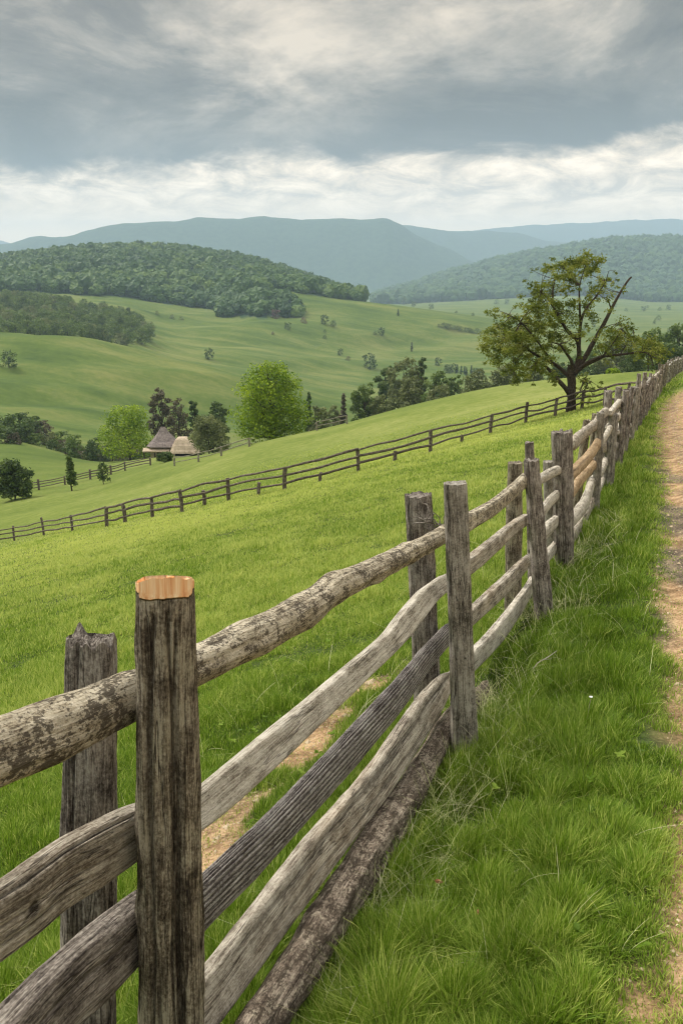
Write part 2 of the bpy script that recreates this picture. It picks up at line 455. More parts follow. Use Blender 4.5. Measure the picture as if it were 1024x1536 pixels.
def mat_plain(name, c1, c2, scale=8.0, rough=.9):
    t = NT(name); tc = t.n('ShaderNodeTexCoord')
    n = t.noise(tc.outputs['Object'], scale, 5, .65)
    return t.out(t.bsdf(t.ramp(n, [(.35, c1), (.65, c2)]), rough, t.bump(n, .4, .02)))
M['roof'] = mat_plain('grey_shingles', srgb(98,88,86), srgb(140,128,122), 3)
M['tarp'] = mat_plain('pale_roof', srgb(150,134,114), srgb(188,170,146), 2)
M['plaster'] = mat_plain('worn_plaster', srgb(168,150,128), srgb(205,190,165), 2)
M['door'] = mat_plain('dark_door', srgb(46,38,32), srgb(70,58,48), 4)
M['white'] = mat_plain('petal_white', srgb(225,225,220), srgb(245,245,240), 40)
M['deadleaf'] = mat_plain('dead_leaf', srgb(122,84,54), srgb(165,122,82), 60)
M['stone'] = mat_plain('pale_stone', srgb(150,130,105), srgb(205,185,155), 30)

# ------------------------------------------------------------------ ground sheet
FOREST_LEFT_BASE = [(-400,436),(0,437),(100,441),(190,446),(250,456),(330,466),(372,473),(445,480),(462,468),(450,455),(400,447),(366,438)]
def forest_masks(x, y, z):
    px, py = to_px(x, y, z)
    base_l = np.interp(px, [-900,0,100,190,250,330,372,376,430,512,545,560],[436,437,441,446,456,466,473,444,436,449,452,400])
    left = (y > 900) & (y < 1750) & (px < 552) & (py < base_l) & (x / y < .2)
    spur = (y > 860) & (y < 1150) & (px > 330) & (px < 446) & (py < 476) & (py > 446 + .12 * (px - 372)) & (py > 436 + .5 * np.abs(px - 400))
    right = (y > 2650) & (y < 4500) & (px > 560) & (py < 459)
    mount = y > 4500
    return left, spur, right, mount

def build_ground():
    # polar sheet, finest in the valley direction
    th_f = np.linspace(-36, 36, 620)
    th_s = np.concatenate([np.linspace(-180, -36, 60)[:-1], th_f, np.linspace(36, 180, 60)[1:-1]])
    th = np.radians(th_s)
    r1 = np.exp(np.arange(math.log(.5), math.log(130), .016))
    r2 = np.exp(np.arange(math.log(130), math.log(11300), .0125))
    r = np.concatenate([r1, r2])
    T, Rr = np.meshgrid(th, r)
    X = Rr * np.sin(T); Y = Rr * np.cos(T)
    Z = H(X, Y)
    nt = len(th); nr = len(r)
    V = np.stack([X, Y, Z], -1).reshape(-1, 3)
    V = np.vstack([V, [[0, 0, H(0., 0.)]]])
    i = np.arange(nr - 1)[:, None] * nt; j = np.arange(nt)[None, :]; j2 = (j + 1) % nt
    Q = np.stack([i + j, i + j2, i + nt + j2, i + nt + j], -1).reshape(-1, 4)
    c = len(V) - 1
    T3 = np.stack([np.full(nt, c), (np.arange(nt) + 1) % nt, np.arange(nt)], -1)
    x, y, z = V[:, 0], V[:, 1], V[:, 2]
    ys = np.maximum(y, 1.0)
    l, s, rt, mt = forest_masks(x, ys, z)
    forest = (l | s | rt | mt).astype(float)
    dirt = np.maximum(road_dirt(x, y), trod_dirt(x, y))
    rr = np.hypot(x, y)
    e = road_edge(y)
    track_dark = sstep(.1, .5, perlin(x / .5, y / 1.6, 21) + .25) * (1 - sstep(.25, .7, x - e)) * (1 - sstep(11, 15, y)) * sstep(2.5, 5, y)  # broken darker patches of dirt by the track's left edge
    rut_shade = sum(np.exp(-((x - e - o_ - .06*perlin(y/1.5, 0*y, o_*9)) / .13)**2) for o_ in (.42, 1.5)) * sstep(6, 9, y) * (1 - sstep(45, 60, y)) * (.5 + .4*perlin(x/.4, y/1.2, 3))  # rut stripes: shadow along the track edge painted as darker dirt
    track_dark = np.clip(np.maximum(track_dark, rut_shade * .8), 0, 1)
    me = np_mesh('ground', V, [Q[:, ::-1], T3[:, ::-1]], dict(forest=forest, dirt=dirt, track_dark=track_dark,
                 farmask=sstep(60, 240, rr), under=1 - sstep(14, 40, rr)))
    o = link('ground', me, M['ground']); tag(o, kind='structure')
    o['label'] = 'rolling green hillside, valley and far mountains with a dirt track'
    return o
GROUND = build_ground()

# ------------------------------------------------------------------ timber
def catmull(P, t):
    """P (n,k) samples at parameter t in [0,n-1]"""
    n = len(P); i = np.clip(np.floor(t).astype(int), 0, n - 2); f = (t - i)[:, None]
    p0 = P[np.maximum(i-1, 0)]; p1 = P[i]; p2 = P[i+1]; p3 = P[np.minimum(i+2, n-1)]
    return .5 * ((2*p1) + (-p0+p2)*f + (2*p0-5*p1+4*p2-p3)*f**2 + (-p0+3*p1-3*p2+p3)*f**3)

def timber(path, hh, hw, n=32, rings=60, p=2.0, seed=0, rough=.06, cracks=5, crackd=.12, ridges=0, roll=0.0,
           ref=None, end_in=.0, cut_top=False, ragged=.01, knots=(), tilt=0.0, tilt2=0.0):
    """a length of wood swept along path; hh/hw half sizes (up / side); attribute g = wood-grain coordinates"""
    rg = np.random.default_rng(seed + 1000)
    P = np.array([list(q) for q in path], float)
    m = len(P)
    K = np.column_stack([P, np.interp(np.linspace(0,1,m), np.linspace(0,1,len(hh)), hh), np.interp(np.linspace(0,1,m), np.linspace(0,1,len(hw)), hw)])
    t = np.linspace(0, m - 1, rings)
    C = catmull(K, t)
    c = C[:, :3]; a = C[:, 3]; b = C[:, 4]
    d = np.gradient(c, axis=0); d /= np.linalg.norm(d, axis=1)[:, None]
    s = np.concatenate([[0], np.cumsum(np.linalg.norm(np.diff(c, axis=0), axis=1))])
    refv = np.array(ref if ref is not None else (0, 0, 1.0))
    side = np.cross(d, refv); side /= np.linalg.norm(side, axis=1)[:, None]
    up = np.cross(side, d)
    if end_in:
        L = s[-1]; e = np.minimum(s, L - s)
        k = .55 + .45 * sstep(0, end_in, e); a = a * k; b = b * (.6 + .4 * sstep(0, end_in, e))
    ph = np.linspace(0, 2*np.pi, n, endpoint=False)
    PH, S = np.meshgrid(ph, s)
    cs, sn = np.cos(PH), np.sin(PH)
    rad = (np.abs(cs)**p + np.abs(sn)**p) ** (-1/p)
    o = rg.uniform(0, 50)
    tw = roll + .25 * perlin(S * .35 + o, 0 * S, o)
    rad = rad * (1 + rough * 1.6 * perlin(cs * .9 + o, sn * .9, S * .9) + rough * .8 * perlin(cs * 2.6, sn * 2.6 + o, S * 2.2)
                 + rough * .45 * perlin(cs * 9, sn * 9 + o, S * 3.0)
                 + rough * .75 * perlin(cs * 1.4, sn * 1.4 + o, S * 6.5) + rough * .3 * perlin(cs * 5, sn * 5, S * 18 + o))
    crev = 0 * rad
    for k in range(cracks):
        p0 = rg.uniform(0, 2*np.pi); s0 = rg.uniform(-.1, s[-1]); ln = rg.uniform(.15, .7) * max(s[-1], .6)
        pc = p0 + .22 * perlin(S * 2.2 + k * 9, 0 * S, o)
        dd = (PH - pc + np.pi) % (2*np.pi) - np.pi
        w = rg.uniform(.05, .12)
        q_ = np.exp(-(dd / w)**2) * sstep(0, .12, ln - np.abs(S - s0))
        if cut_top: q_ = q_ * (1 - sstep(s[-1] - .07, s[-1] - .03, S))
        rad = rad - crackd * rg.uniform(.5, 1) * q_
        crev = np.maximum(crev, q_)
    if ridges:
        rad = rad + .055 * np.cos(ridges * (PH + .10 * perlin(S * 1.7, 0*S, 3))) * (.7 + .5 * perlin(S * 6, cs * 2, sn * 2)) + .02 * perlin(cs * 20, sn * 20, S * 40)
    for (ks, kp, kr, kd) in knots:
        dd = (PH - kp + np.pi) % (2*np.pi) - np.pi
        q = np.sqrt((dd * .06)**2 + (S - ks)**2) / kr
        rad = rad + abs(kd) * (np.exp(-(q)**2 * 1.2) - (1.9 * np.exp(-(q * 2.6)**2) if kd < 0 else 0))
        if kd < 0: crev = np.maximum(crev, 1.3 * np.exp(-(q * 1.9)**4))
    lx = rad * cs * b[:, None]; ly = rad * sn * a[:, None]
    ct, st_ = np.cos(tw), np.sin(tw)
    gx, gy = lx, ly
    lx, ly = lx * ct - ly * st_, lx * st_ + ly * ct
    V = c[:, None, :] + side[:, None, :] * lx[..., None] + up[:, None, :] * ly[..., None]
    # ragged ends
    for idx, sg in ((0, -1), (rings - 1, 1)):
        j = ragged * perlin(gx[idx] * 45 + o, gy[idx] * 45, sg) * 1.5
        V[idx] += d[idx] * (j + (tilt * gx[idx] + tilt2 * gy[idx] if idx else 0))[:, None] * sg
    g = np.stack([gx, gy, S + 0*gx], -1)
    V = V.reshape(-1, 3); g = g.reshape(-1, 3)
    ii = np.arange(rings - 1)[:, None] * n; jj = np.arange(n)[None, :]; j2 = (jj + 1) % n
    Q = np.stack([ii + jj, ii + j2, ii + n + j2, ii + n + jj], -1).reshape(-1, 4)
    VV = [V]; GG = [g]; F3 = []; F4 = [Q]
    base = len(V)
    for idx, flip in ((0, True), (rings - 1, False)):
        ring0 = np.arange(n) + idx * n
        VV.append(V[ring0]); GG.append(g[ring0]); prev = np.arange(n) + base; base += n
        for f in (.72, .4):
            cc = c[idx]; sg = 1 if idx else -1
            nv = cc + (V[ring0] - cc) * f
            nv = nv + d[idx] * sg * (ragged * .8 * perlin(g[ring0, 0] * 24 * f, g[ring0, 1] * 24 * f, 3.3 + idx) * (.25 if cut_top else 1))[:, None]
            VV.append(nv); gg = g[ring0].copy(); gg[:, :2] *= f; gg[:, 2] += .0; GG.append(gg)
            cur = np.arange(n) + base; base += n
            q = np.stack([prev, np.roll(prev, -1), np.roll(cur, -1), cur], -1)
            F4.append(q[:, ::-1] if flip else q); prev = cur
        VV.append(V[ring0].mean(0)[None]); GG.append(np.array([[0, 0, s[idx]]])); ci = base; base += 1
        tr = np.stack([prev, np.roll(prev, -1), np.full(n, ci)], -1)
        F3.append(tr[:, ::-1] if flip else tr)
    V = np.vstack(VV); g = np.vstack(GG)
    cv = np.zeros(len(V)); cv[:rings*n] = crev.ravel(); A = dict(g=g, crev=cv)
    rv = np.ones(len(V)); rv[:rings*n] = (.5 + .5 * np.cos(ridges * (PH + .10 * perlin(S * 1.7, 0*S, 3)))).ravel() if ridges else 1.0; A['rid'] = rv
    if cut_top:
        along = g[:, 2]
        k = np.clip(.5 + (along - (s[-1] - .015 - .006 * perlin(g[:, 0] * 30, g[:, 1] * 30, 1))) / .012, 0, 1)
        A['cut'] = k
    else:
        A['cut'] = np.zeros(len(V))
    return V, [np.concatenate(F4), np.concatenate(F3)], A

def timber_obj(name, mat, parent, label=None, **kw):
    V, Fc, A = timber(**kw)
    origin = V.mean(0) * 0
    me = np_mesh(name, V, Fc, A, True)
    sm = np.ones(len(me.polygons), bool); n_, r_ = kw.get('n', 32), kw.get('rings', 60); sm[(r_-1)*n_:] = False
    me.polygons.foreach_set('use_smooth', sm)
    o = link(name, me, mat, parent)
    if label: o['label'] = label
    return o

# ---- the near split-rail fence
def rail_Y(px, py):
    a, _ = ray(px, py); return 1.08 / (.404 - a)

FENCE = empty('split_rail_fence', (-.9, 0.5, H(-.9, .5)))
tag(FENCE, 'weathered split rail fence of paired posts running up beside the dirt track', 'fence')
def to_fence(pts): # children live in the fence empty's local frame
    o = FENCE.location
    return [Vector(p) - o for p in pts]

def rail_px(pts, mat, label, flat=.75, k=.92, off=0.0, kn=(), **kw):
    path = []; hh = []
    for px, py, th in pts:
        Y = rail_Y(px, py) + off
        path.append(at(px, py, Y)); hh.append(th * (Y * CP - path[-1].z * SP) / F * k / 2)
    if kn:
        cl = np.concatenate([[0], np.cumsum([(path[i+1]-path[i]).length for i in range(len(path)-1)])])
        kw['knots'] = [(float(np.interp(px, [p[0] for p in pts], cl)), ph, r, d_) for px, ph, r, d_ in kn]
    kw.setdefault('rings', 150); kw.setdefault('n', 56)
    return timber_obj('rail', M[mat], FENCE, label, path=to_fence(path), hh=hh, hw=[h * flat for h in hh], **kw)

# top line
rail_px([(-420,1330,190),(-200,1212,150),(0,1128,113),(60,1104,108),(100,1088,104),(150,1066,94),(195,1046,84),(225,1030,74)], 'wood_lichen', 'thick round lichen-spotted top rail at left', flat=.95, rough=.07, cracks=2, crackd=.05, seed=1, kn=((185,1.3,.05,.14),(60,4.6,.09,.08)))
rail_px([(262,1012,66),(300,995,63),(350,972,62),(397,950,60),(435,928,58),(467,907,50),(500,885,48),(538,866,42),(575,848,38),(608,832,36),(640,815,31),(668,799,29),(688,790,26)], 'wood_lichen', 'crooked round bark-covered top rail', flat=.95, rough=.10, cracks=3, crackd=.05, seed=2, rings=200, kn=((460,4.5,.10,.34),(365,1.4,.12,.16),(500,1.4,.09,.22),(560,4.6,.08,.22),(610,1.5,.08,.2),(640,4.6,.06,.16)))
rail_px([(676,800,27),(700,784,29),(734,764,26),(764,741,24),(784,722,22),(794,714,17)], 'wood_lichen', 'short bleached top rail', flat=.6, p=4.5, rough=.06, cracks=3, seed=3, n=40, rings=110, end_in=.12)
rail_px([(796,727,17),(807,720,17),(827,709,16),(846,701,14)], 'wood_pale', None, flat=.7, p=2.6, rough=.05, seed=4, n=32, rings=60, end_in=.15)
# second line
rail_px([(-420,1690,190),(-200,1510,160),(0,1381,124),(50,1345,120),(91,1314,112),(150,1280,102),(200,1250,90),(235,1228,70)], 'wood_tan', 'broad split rail with a dark knot hole', flat=.42, p=5, rough=.045, cracks=8, crackd=.12, n=110, rings=200, seed=5, kn=((33,.10,.036,-.14),(150,1.3,.10,.12)))
rail_px([(262,1240,56),(299,1213,57),(336,1183,56),(374,1150,54),(420,1110,50),(467,1069,45),(530,1012,39),(580,967,34),(600,944,36),(617,923,36),(635,901,33),(650,887,29),(668,874,27),(684,868,20)], 'wood_pale', 'long pale split rail, cleanly squared', flat=.62, p=7, rough=.03, cracks=3, crackd=.05, seed=6, rings=190, n=84, roll=.5)
rail_px([(676,866,28),(702,848,29),(734,822,27),(764,796,24),(785,781,19),(792,776,15)], 'wood_tan', None, flat=.55, p=5, rough=.05, cracks=3, seed=7, n=40, rings=100, end_in=.1)
rail_px([(796,786,19),(811,768,20),(825,751,18),(840,737,14)], 'wood_pale', None, flat=.6, p=3, rough=.05, seed=8, n=32, rings=60, end_in=.12)
# third line
rail_px([(-330,2100,230),(-150,1780,190),(0,1592,150),(91,1493,132),(150,1440,125),(204,1392,110),(240,1365,90)], 'wood_purple', 'dark deeply grained lower rail at left', flat=.5, p=4.5, rough=.05, cracks=12, crackd=.12, n=110, rings=200, seed=9)
rail_px([(262,1396,86),(304,1354,86),(350,1309,82),(397,1263,78),(467,1188,72),(542,1105,66),(580,1062,62),(608,1028,56),(632,996,50),(650,975,44),(668,955,40),(682,945,30)], 'wood_ridge', 'dark corrugated rail with lengthwise ridges', flat=.42, p=2.6, rough=.04, cracks=3, crackd=.06, seed=10, ridges=26, rings=240, n=200)
rail_px([(676,950,28),(704,926,30),(740,893,31),(770,863,27),(788,844,22),(796,836,17)], 'wood_tan', None, flat=.5, p=5, rough=.05, cracks=4, seed=11, n=40, rings=110, end_in=.1)
rail_px([(796,820,22),(814,800,24),(828,786,22),(840,774,16)], 'wood_pale', None, flat=.6, p=3, rough=.05, seed=12, n=32, rings=60, end_in=.12)
# fourth line
rail_px([(-60,1960,160),(120,1730,130),(220,1600,110),(310,1500,98),(380,1408,88),(467,1292,78),(515,1234,70),(561,1178,64),(608,1110,60),(635,1070,54),(655,1042,46),(669,1022,34),(676,1012,26)], 'wood_tan', 'broad tan split rail, lowest but one', flat=.42, p=4.5, rough=.045, cracks=5, crackd=.07, seed=13, rings=230, n=90, roll=.3, k=.84, end_in=.12)
rail_px([(676,1024,34),(704,994,37),(727,971,37),(749,946,36),(772,915,32),(790,888,28),(800,868,22),(806,858,14)], 'wood_pale', 'pale flat rail swinging up to the third post', flat=.4, p=5, rough=.035, cracks=4, crackd=.07, seed=14, rings=120, n=44)
rail_px([(800,858,20),(816,838,21),(828,824,19),(838,810,13)], 'wood_pale', None, flat=.6, p=3, rough=.05, seed=15, n=32, rings=60, end_in=.12)
# ground line
rail_px([(330,1640,90),(400,1524,84),(470,1412,76),(540,1302,68),(600,1212,60),(645,1136,50),(672,1088,44),(690,1064,36)], 'wood_ground', 'mossy log lying in the grass under the rails', off=-.26, k=.85, flat=.95, rough=.13, cracks=4, crackd=.09, seed=16, rings=200)
rail_px([(676,1096,38),(713,1056,38),(750,1008,30),(790,942,26),(812,905,18)], 'wood_ground', 'thin bark-covered ground log', off=-.30, flat=.9, rough=.12, cracks=3, seed=17, rings=110, n=40)

def post_px(top, bot, wpx, Y, mat, label=None, deep=1.0, lean=0.0, **kw):
    """top/bot photo points of the post axis, widths in photo px at top, middle, base"""
    tp = at(*top, Y); bp = at(bot[0], bot[1], Y + lean)
    g = H(bp.x, bp.y) - .12
    d = (tp - bp); tz = (tp.z - g) / d.z
    low = tp - d * tz
    hw = [w * (Y * CP - f_ * SP) / F / 2 for w, f_ in zip(wpx, np.linspace(tp.z, bp.z, len(wpx)))][::-1]
    path = [low.lerp(tp, f) for f in np.linspace(0, 1, 7)]
    kw.setdefault('rings', 170); kw.setdefault('n', 72)
    return timber_obj('post', M[mat], FENCE, label, path=to_fence(path), hh=[h * deep for h in hw], hw=hw, ref=(0, 1, 0), **kw)

post_px((248,874), (258,1500), (88,98,102,103), 1.52, 'wood_dark', 'dark cracked post with a fresh orange saw-cut top', deep=.9, p=3.0, rough=.085, cracks=24, crackd=.20, seed=21, knots=((.9,6.1,.05,.12),(.55,4.9,.018,-.08)), cut_top=True, ragged=.004, rings=300, n=200, tilt=-.12, tilt2=-.55)
post_px((136,958), (134,1400), (70,82,84,86), 1.74, 'wood_purple', 'split grey-purple post with a broken jagged top', deep=.8, p=2.6, rough=.09, cracks=9, crackd=.16, seed=22, ragged=.022, rings=200, n=96)
post_px((682,724), (696,1120), (34,35,36,46), 3.62, 'wood_grey', 'straight squared grey post with a small knot hole', deep=.8, p=4.5, rough=.03, cracks=5, crackd=.08, seed=23, ragged=.004, knots=((.66,4.5,.014,-.10),(.9,4.9,.01,-.06)))
post_px((627,742), (642,1080), (38,40,40,42), 4.05, 'wood_purple', 'rough brown post behind the squared one', deep=.8, p=3, rough=.08, cracks=6, seed=24, ragged=.012)
post_px((796,690), (812,880), (22,24,27,29), 5.75, 'wood_purple', 'crooked dark post, wider at its foot', deep=.9, p=2.6, rough=.09, cracks=5, seed=25, ragged=.015, n=48, rings=110)
post_px((772,694), (768,912), (21,23,23,25), 6.15, 'wood_dark', None, deep=.9, p=2.4, rough=.07, cracks=5, seed=26, n=48, rings=110)
post_px((793,664), (800,880), (13,14,16,18), 6.35, 'wood_purple', 'thin dark post standing taller than its neighbours', deep=.9, p=3, rough=.05, cracks=3, seed=27, n=32, rings=80)
post_px((842,648), (846,842), (29,30,29,26), 7.35, 'wood_purple', 'thick rough-topped post', deep=.8, p=2.6, rough=.10, cracks=6, seed=28, n=48, rings=110, ragged=.02)
post_px((823,692), (826,838), (17,18,18,18), 7.9, 'wood_grey', None, deep=.9, p=2.6, rough=.08, cracks=4, seed=29, n=32, rings=80)

# previous posts just out of frame so the rails end on something
for (yy, s_) in ((-.55, 1), (-.55, -1)):
    X = fence_x(yy) + s_ * .11
    g = H(X, yy)
    timber_obj('post', M['wood_dark'], FENCE, None, path=to_fence([(X, yy, g - .2), (X, yy, g + .6), (X, yy, g + 1.3)]), hh=[.05], hw=[.055], ref=(0,1,0), n=24, rings=30, seed=40 + s_)

# distant sections: individual posts and rails
mats_far = ['wood_purple', 'wood_grey', 'wood_pale', 'wood_pale', 'wood_tan', 'wood_lichen']
def fence_pt(y, off=0.0, h=0.0):
    X = fence_x(y); s_ = .404 if y < 9 else .37
    nx, ny = 1 / math.hypot(1, s_), -s_ / math.hypot(1, s_)
    x, yy = X + nx * off, y + ny * off
    return Vector((x, yy, H(x, yy) + h))
ys_posts = [7.75]
while ys_posts[-1] < 76: ys_posts.append(ys_posts[-1] + random.uniform(2.0, 2.35))
far_rail = MB(); nrail = 0; npost = 0
for i in range(len(ys_posts) - 1):
    y0, y1 = ys_posts[i], ys_posts[i+1]
    det = max(.25, min(1, 12 / y0))
    nn = int(12 + 20 * det); rr = int(10 + 50 * det)
    for s_ in (1, -1):
        b = fence_pt(y1, s_ * .115, 0); hgt = random.uniform(1.02, 1.36)
        if 20 < y1 < 24 and s_ == 1: hgt = 1.45
        lean = Vector((random.uniform(-.06, .06), random.uniform(-.06, .06), 0))
        w = random.uniform(.040, .066)
        timber_obj('post', M[random.choice(['wood_purple', 'wood_dark', 'wood_purple', 'wood_grey'])], FENCE, None,
                   path=to_fence([b - Vector((0,0,.2)), b + Vector((0,0,hgt*.5)) + lean * .4, b + Vector((0,0,hgt)) + lean]),
                   hh=[w*1.1, w], hw=[w*1.1, w*.9], ref=(0,1,0), n=nn, rings=rr, p=random.uniform(2.2, 3.6), rough=.10, cracks=4, seed=100 + i*2 + s_, ragged=.02)
    for k in range(5):
        h0 = .14 + .235 * k + random.uniform(-.03, .03); h1 = .14 + .235 * k + random.uniform(-.03, .03)
        o0 = random.uniform(.0, .06); o1 = random.uniform(.02, .10)
        a_ = fence_pt(y0 - .15, o0 + .02, h0); b_ = fence_pt(y1 + .15, o1 - .02, h1 + .02); mdl = a_.lerp(b_, .5) + Vector((random.uniform(-.04,.04), 0, random.uniform(-.03, .03)))
        kw = dict(path=to_fence([a_, mdl, b_]), hh=[random.uniform(.048,.07)], hw=[random.uniform(.028,.045)], n=max(8, nn//2), rings=rr, p=3, rough=.09, cracks=2, seed=400 + i*7 + k, end_in=.12)
        if i < 17:
            mt = random.choice(mats_far)
            if i == 0: mt = ['wood_tan', 'wood_pale', 'wood_orange', 'wood_orange', 'wood_tan'][k]
            if i == 1: mt = random.choice(['wood_tan', 'wood_pale'])
            timber_obj('rail', M[mt], FENCE, 'freshly split orange rail' if mt == 'wood_orange' else None, **kw)
        else:
            V, Fc, A = timber(**kw); far_rail.add(V, Fc, **A)
o = link('distant_rails', far_rail.mesh('distant_rails'), M['wood_ridge'], FENCE); o['kind'] = 'stuff'

# knot hole in the broad left rail, little hardware: dark knot plug as part
# ------------------------------------------------------------------ simple field fences
def field_fence(name, posts, label, mat, heights, pw=.07, rt=.045, seed=0, sag=.05):
    rg = random.Random(seed)
    P = []
    for q in posts:
        px, py, hpx = q[:3]
        p = ground_hit(px, py, 20) if len(q) < 4 else on_ground(px, q[3])
        hm = hpx * p.y / F
        P.append((p, hm))
    root = empty(name, P[0][0]); tag(root, label, 'fence')
    o = root.location.copy()
    for i, (p, hm) in enumerate(P):
        ln = Vector((rg.uniform(-.06,.06), rg.uniform(-.04,.04), 0))
        timber_obj('post', mat, root, None, path=[p - o - Vector((0,0,.25)), p - o + Vector((0,0,hm*.5)), p - o + ln + Vector((0,0,hm))],
                   hh=[pw], hw=[pw*rg.uniform(.85,1.2)], ref=(0,1,0), n=10, rings=12, p=3, rough=.1, cracks=2, seed=seed+i, ragged=.03)
    big = [p for p, hm in P if hm > .75] if name != 'x' else []
    for (p, q) in zip(big[:-1], big[1:]):
        for k, h in enumerate(heights):
            m1 = p.lerp(q, .5)
            n_mid = []; sg_ = rg.uniform(-.03, .10)
            for f in (.25, .5, .75):
                w = p.lerp(q, f); gz = H(w.x, w.y)
                zz = w.z * .5 + gz * .5
                n_mid.append(Vector((w.x, w.y, max(zz, gz) + h - sg_ * (1 - abs(f-.5)*2) + rg.uniform(-.02,.02))))
            path = [p + Vector((0,-.06,h + rg.uniform(-.05,.05)))] + n_mid + [q + Vector((0,-.06,h + rg.uniform(-.05,.05)))]
            timber_obj('rail', mat, root, None, path=[v - o for v in path], hh=[rt*rg.uniform(.85,1.2)], hw=[rt*.7], n=8, rings=26, p=2.6, rough=.14, cracks=0, seed=seed+50+k)
    return root

field_fence('field_fence', [(-60,824,30),(22,811,24),(66,803,29),(109,797,26),(161,790,32),(188,784,28),(229,776,32),(273,768,33),(307,758,24),(343,750,35),(388,743,20),(427,735,35),(480,722,14),(537,707,35),(592,692,16),(645,678,32),(692,664,12),(735,650,27),(788,634,31),(832,624,27),(872,613,28),(905,608,28),(940,603,28),(968,600,28)],
            'dark three-rail fence crossing the field from left edge to the near fence', M['wood_far'], (.30,.60,.90), seed=3)
field_fence('field_fence', [(20,741,14),(59,735,17),(98,727,14),(136,719,16),(167,712,15),(188,706,14),(226,698,12)],
            'dark far fence below the two small shrubs at left', M['wood_far'], (.4,.8,1.15), pw=.12, rt=.07, seed=33)
field_fence('field_fence', [(262,699,13),(298,693,12),(332,684,15),(374,670,13),(420,656,12),(475,646,12),(520,636,12)],
            'thin pale far fence passing right of the farmhouse', M['wood_farpale'], (.5,1.0), pw=.10, rt=.05, seed=53)

# ------------------------------------------------------------------ leaves / trees
def leaf_cloud(centers, radii, n, size, rg, shell=.35, flat=.8, tone_shift=0.0, cvar=.13):
    """n little leaf faces scattered through clumps; returns V, F, tone"""
    centers = np.asarray(centers, float); radii = np.asarray(radii, float)
    w = radii**2.2; w /= w.sum()
    idx = rg.choice(len(centers), n, p=w)
    d = rg.normal(size=(n, 3)); d /= np.linalg.norm(d, axis=1)[:, None]
    rad = rg.uniform(0, 1, n) ** shell
    lump = 1 + .35 * perlin(d[:, 0]*2.2 + idx*3.1, d[:, 1]*2.2, d[:, 2]*2.2)
    pos = centers[idx] + d * (radii[idx] * rad * lump)[:, None] * np.array([1, 1, flat])
    nrm = d * .5 + rg.normal(size=(n, 3)) * .65 + np.array([0, 0, .35]); nrm /= np.linalg.norm(nrm, axis=1)[:, None]
    t1 = np.cross(nrm, rg.normal(size=(n, 3))); t1 /= np.linalg.norm(t1, axis=1)[:, None]
    t2 = np.cross(nrm, t1)
    s = size * rg.uniform(.6, 1.3, n)[:, None]
    V = np.stack([pos - t1*s, pos + t2*s*.55 - t1*s*.1, pos + t1*s, pos - t2*s*.55 + t1*s*.1], 1).reshape(-1, 3)
    Fq = np.arange(4*n).reshape(-1, 4)
    tone = np.clip(.5 + tone_shift + (rg.normal(size=len(centers)) * cvar)[idx] + rg.normal(size=n)*.16 + .35*perlin(pos[:,0]*.7+idx*1.7, pos[:,1]*.7, pos[:,2]*.7), 0, 1)
    return V, Fq, np.repeat(tone, 4)

def tube_mb(mb, path, radii, n=7, seed=0, rings=None):
    V, Fc, A = timber(path=path, hh=radii, hw=radii, n=n, rings=rings or max(6, 4*len(path)), rough=.12, cracks=0, seed=seed, ref=(.13, .97, .2), ragged=0)
    mb.add(V, Fc, **A)

def tree_mesh(height, width, kind='round', leaves=2500, leaf=.25, seed=0, trunk_h=.18, open_=0.0, nclump=26, tr=.02):
    """returns (trunk mesh, crown mesh) with base at origin"""
    rg = np.random.default_rng(seed)
    C = []; Rd = []
    ch0 = height * trunk_h
    for k in range(nclump):
        f = (k + .5) / nclump
        z = ch0 + (height - ch0) * (f * .93 + .03)
        q = (z - ch0) / (height - ch0)
        if kind == 'round': w = math.sqrt(max(.02, 1 - (2*q - .85)**2 / 1.45))
        elif kind == 'dome': w = math.sqrt(max(.02, 1 - q**2.3)) * (.82 + .18 * min(1, q*4))
        elif kind == 'cone': w = (1 - q) * .95 + .06
        elif kind == 'column': w = .75 * math.sin(math.pi * min(1, q*.85 + .15)) + .2
        elif kind == 'bush': w = math.sqrt(max(.02, 1 - q**2 * .9))
        else: w = .8
        ang = k * 2.4 + rg.uniform(-.4, .4); rr = width/2 * w * (.86 * math.sqrt(rg.uniform(.08, 1)) if kind == 'dome' else rg.uniform(.35, .82))
        if kind == 'cone': rr *= .6
        C.append((math.cos(ang)*rr, math.sin(ang)*rr, z)); Rd.append(width/2 * rg.uniform(.20, .38) * (.55 + .55*w))
    C = np.array(C); Rd = np.array(Rd)
    C[:, 2] = np.minimum(C[:, 2], height - Rd*.6)
    V, Fq, tone = leaf_cloud(C, Rd, leaves, leaf, rg)
    V[:, 2] = np.maximum(V[:, 2], .02*height)
    crown = np_mesh('crown', V, [Fq], dict(tone=tone), False)
    mb = MB()
    R0 = height * tr
    top = height * (.8 if kind != 'bush' else .5)
    tube_mb(mb, [(0,0,-height*.03),(0,0,0), (rg.uniform(-.02,.02)*height, 0, top*.4), (rg.uniform(-.04,.04)*height, rg.uniform(-.03,.03)*height, top)], [R0*1.5, R0, R0*.75, R0*.2], 9, seed)
    for k in range(0, nclump, 2):
        c = C[k]; z0 = max(height * trunk_h * .7, c[2] - rg.uniform(.15, .3)*height); z0 = min(z0, top)
        tube_mb(mb, [(0,0,z0), (c[0]*.5, c[1]*.5, z0 + (c[2]-z0)*.35), tuple(c)], [R0*.45, R0*.28, R0*.1], 5, seed+k, rings=7)
    return mb.mesh('trunk'), crown

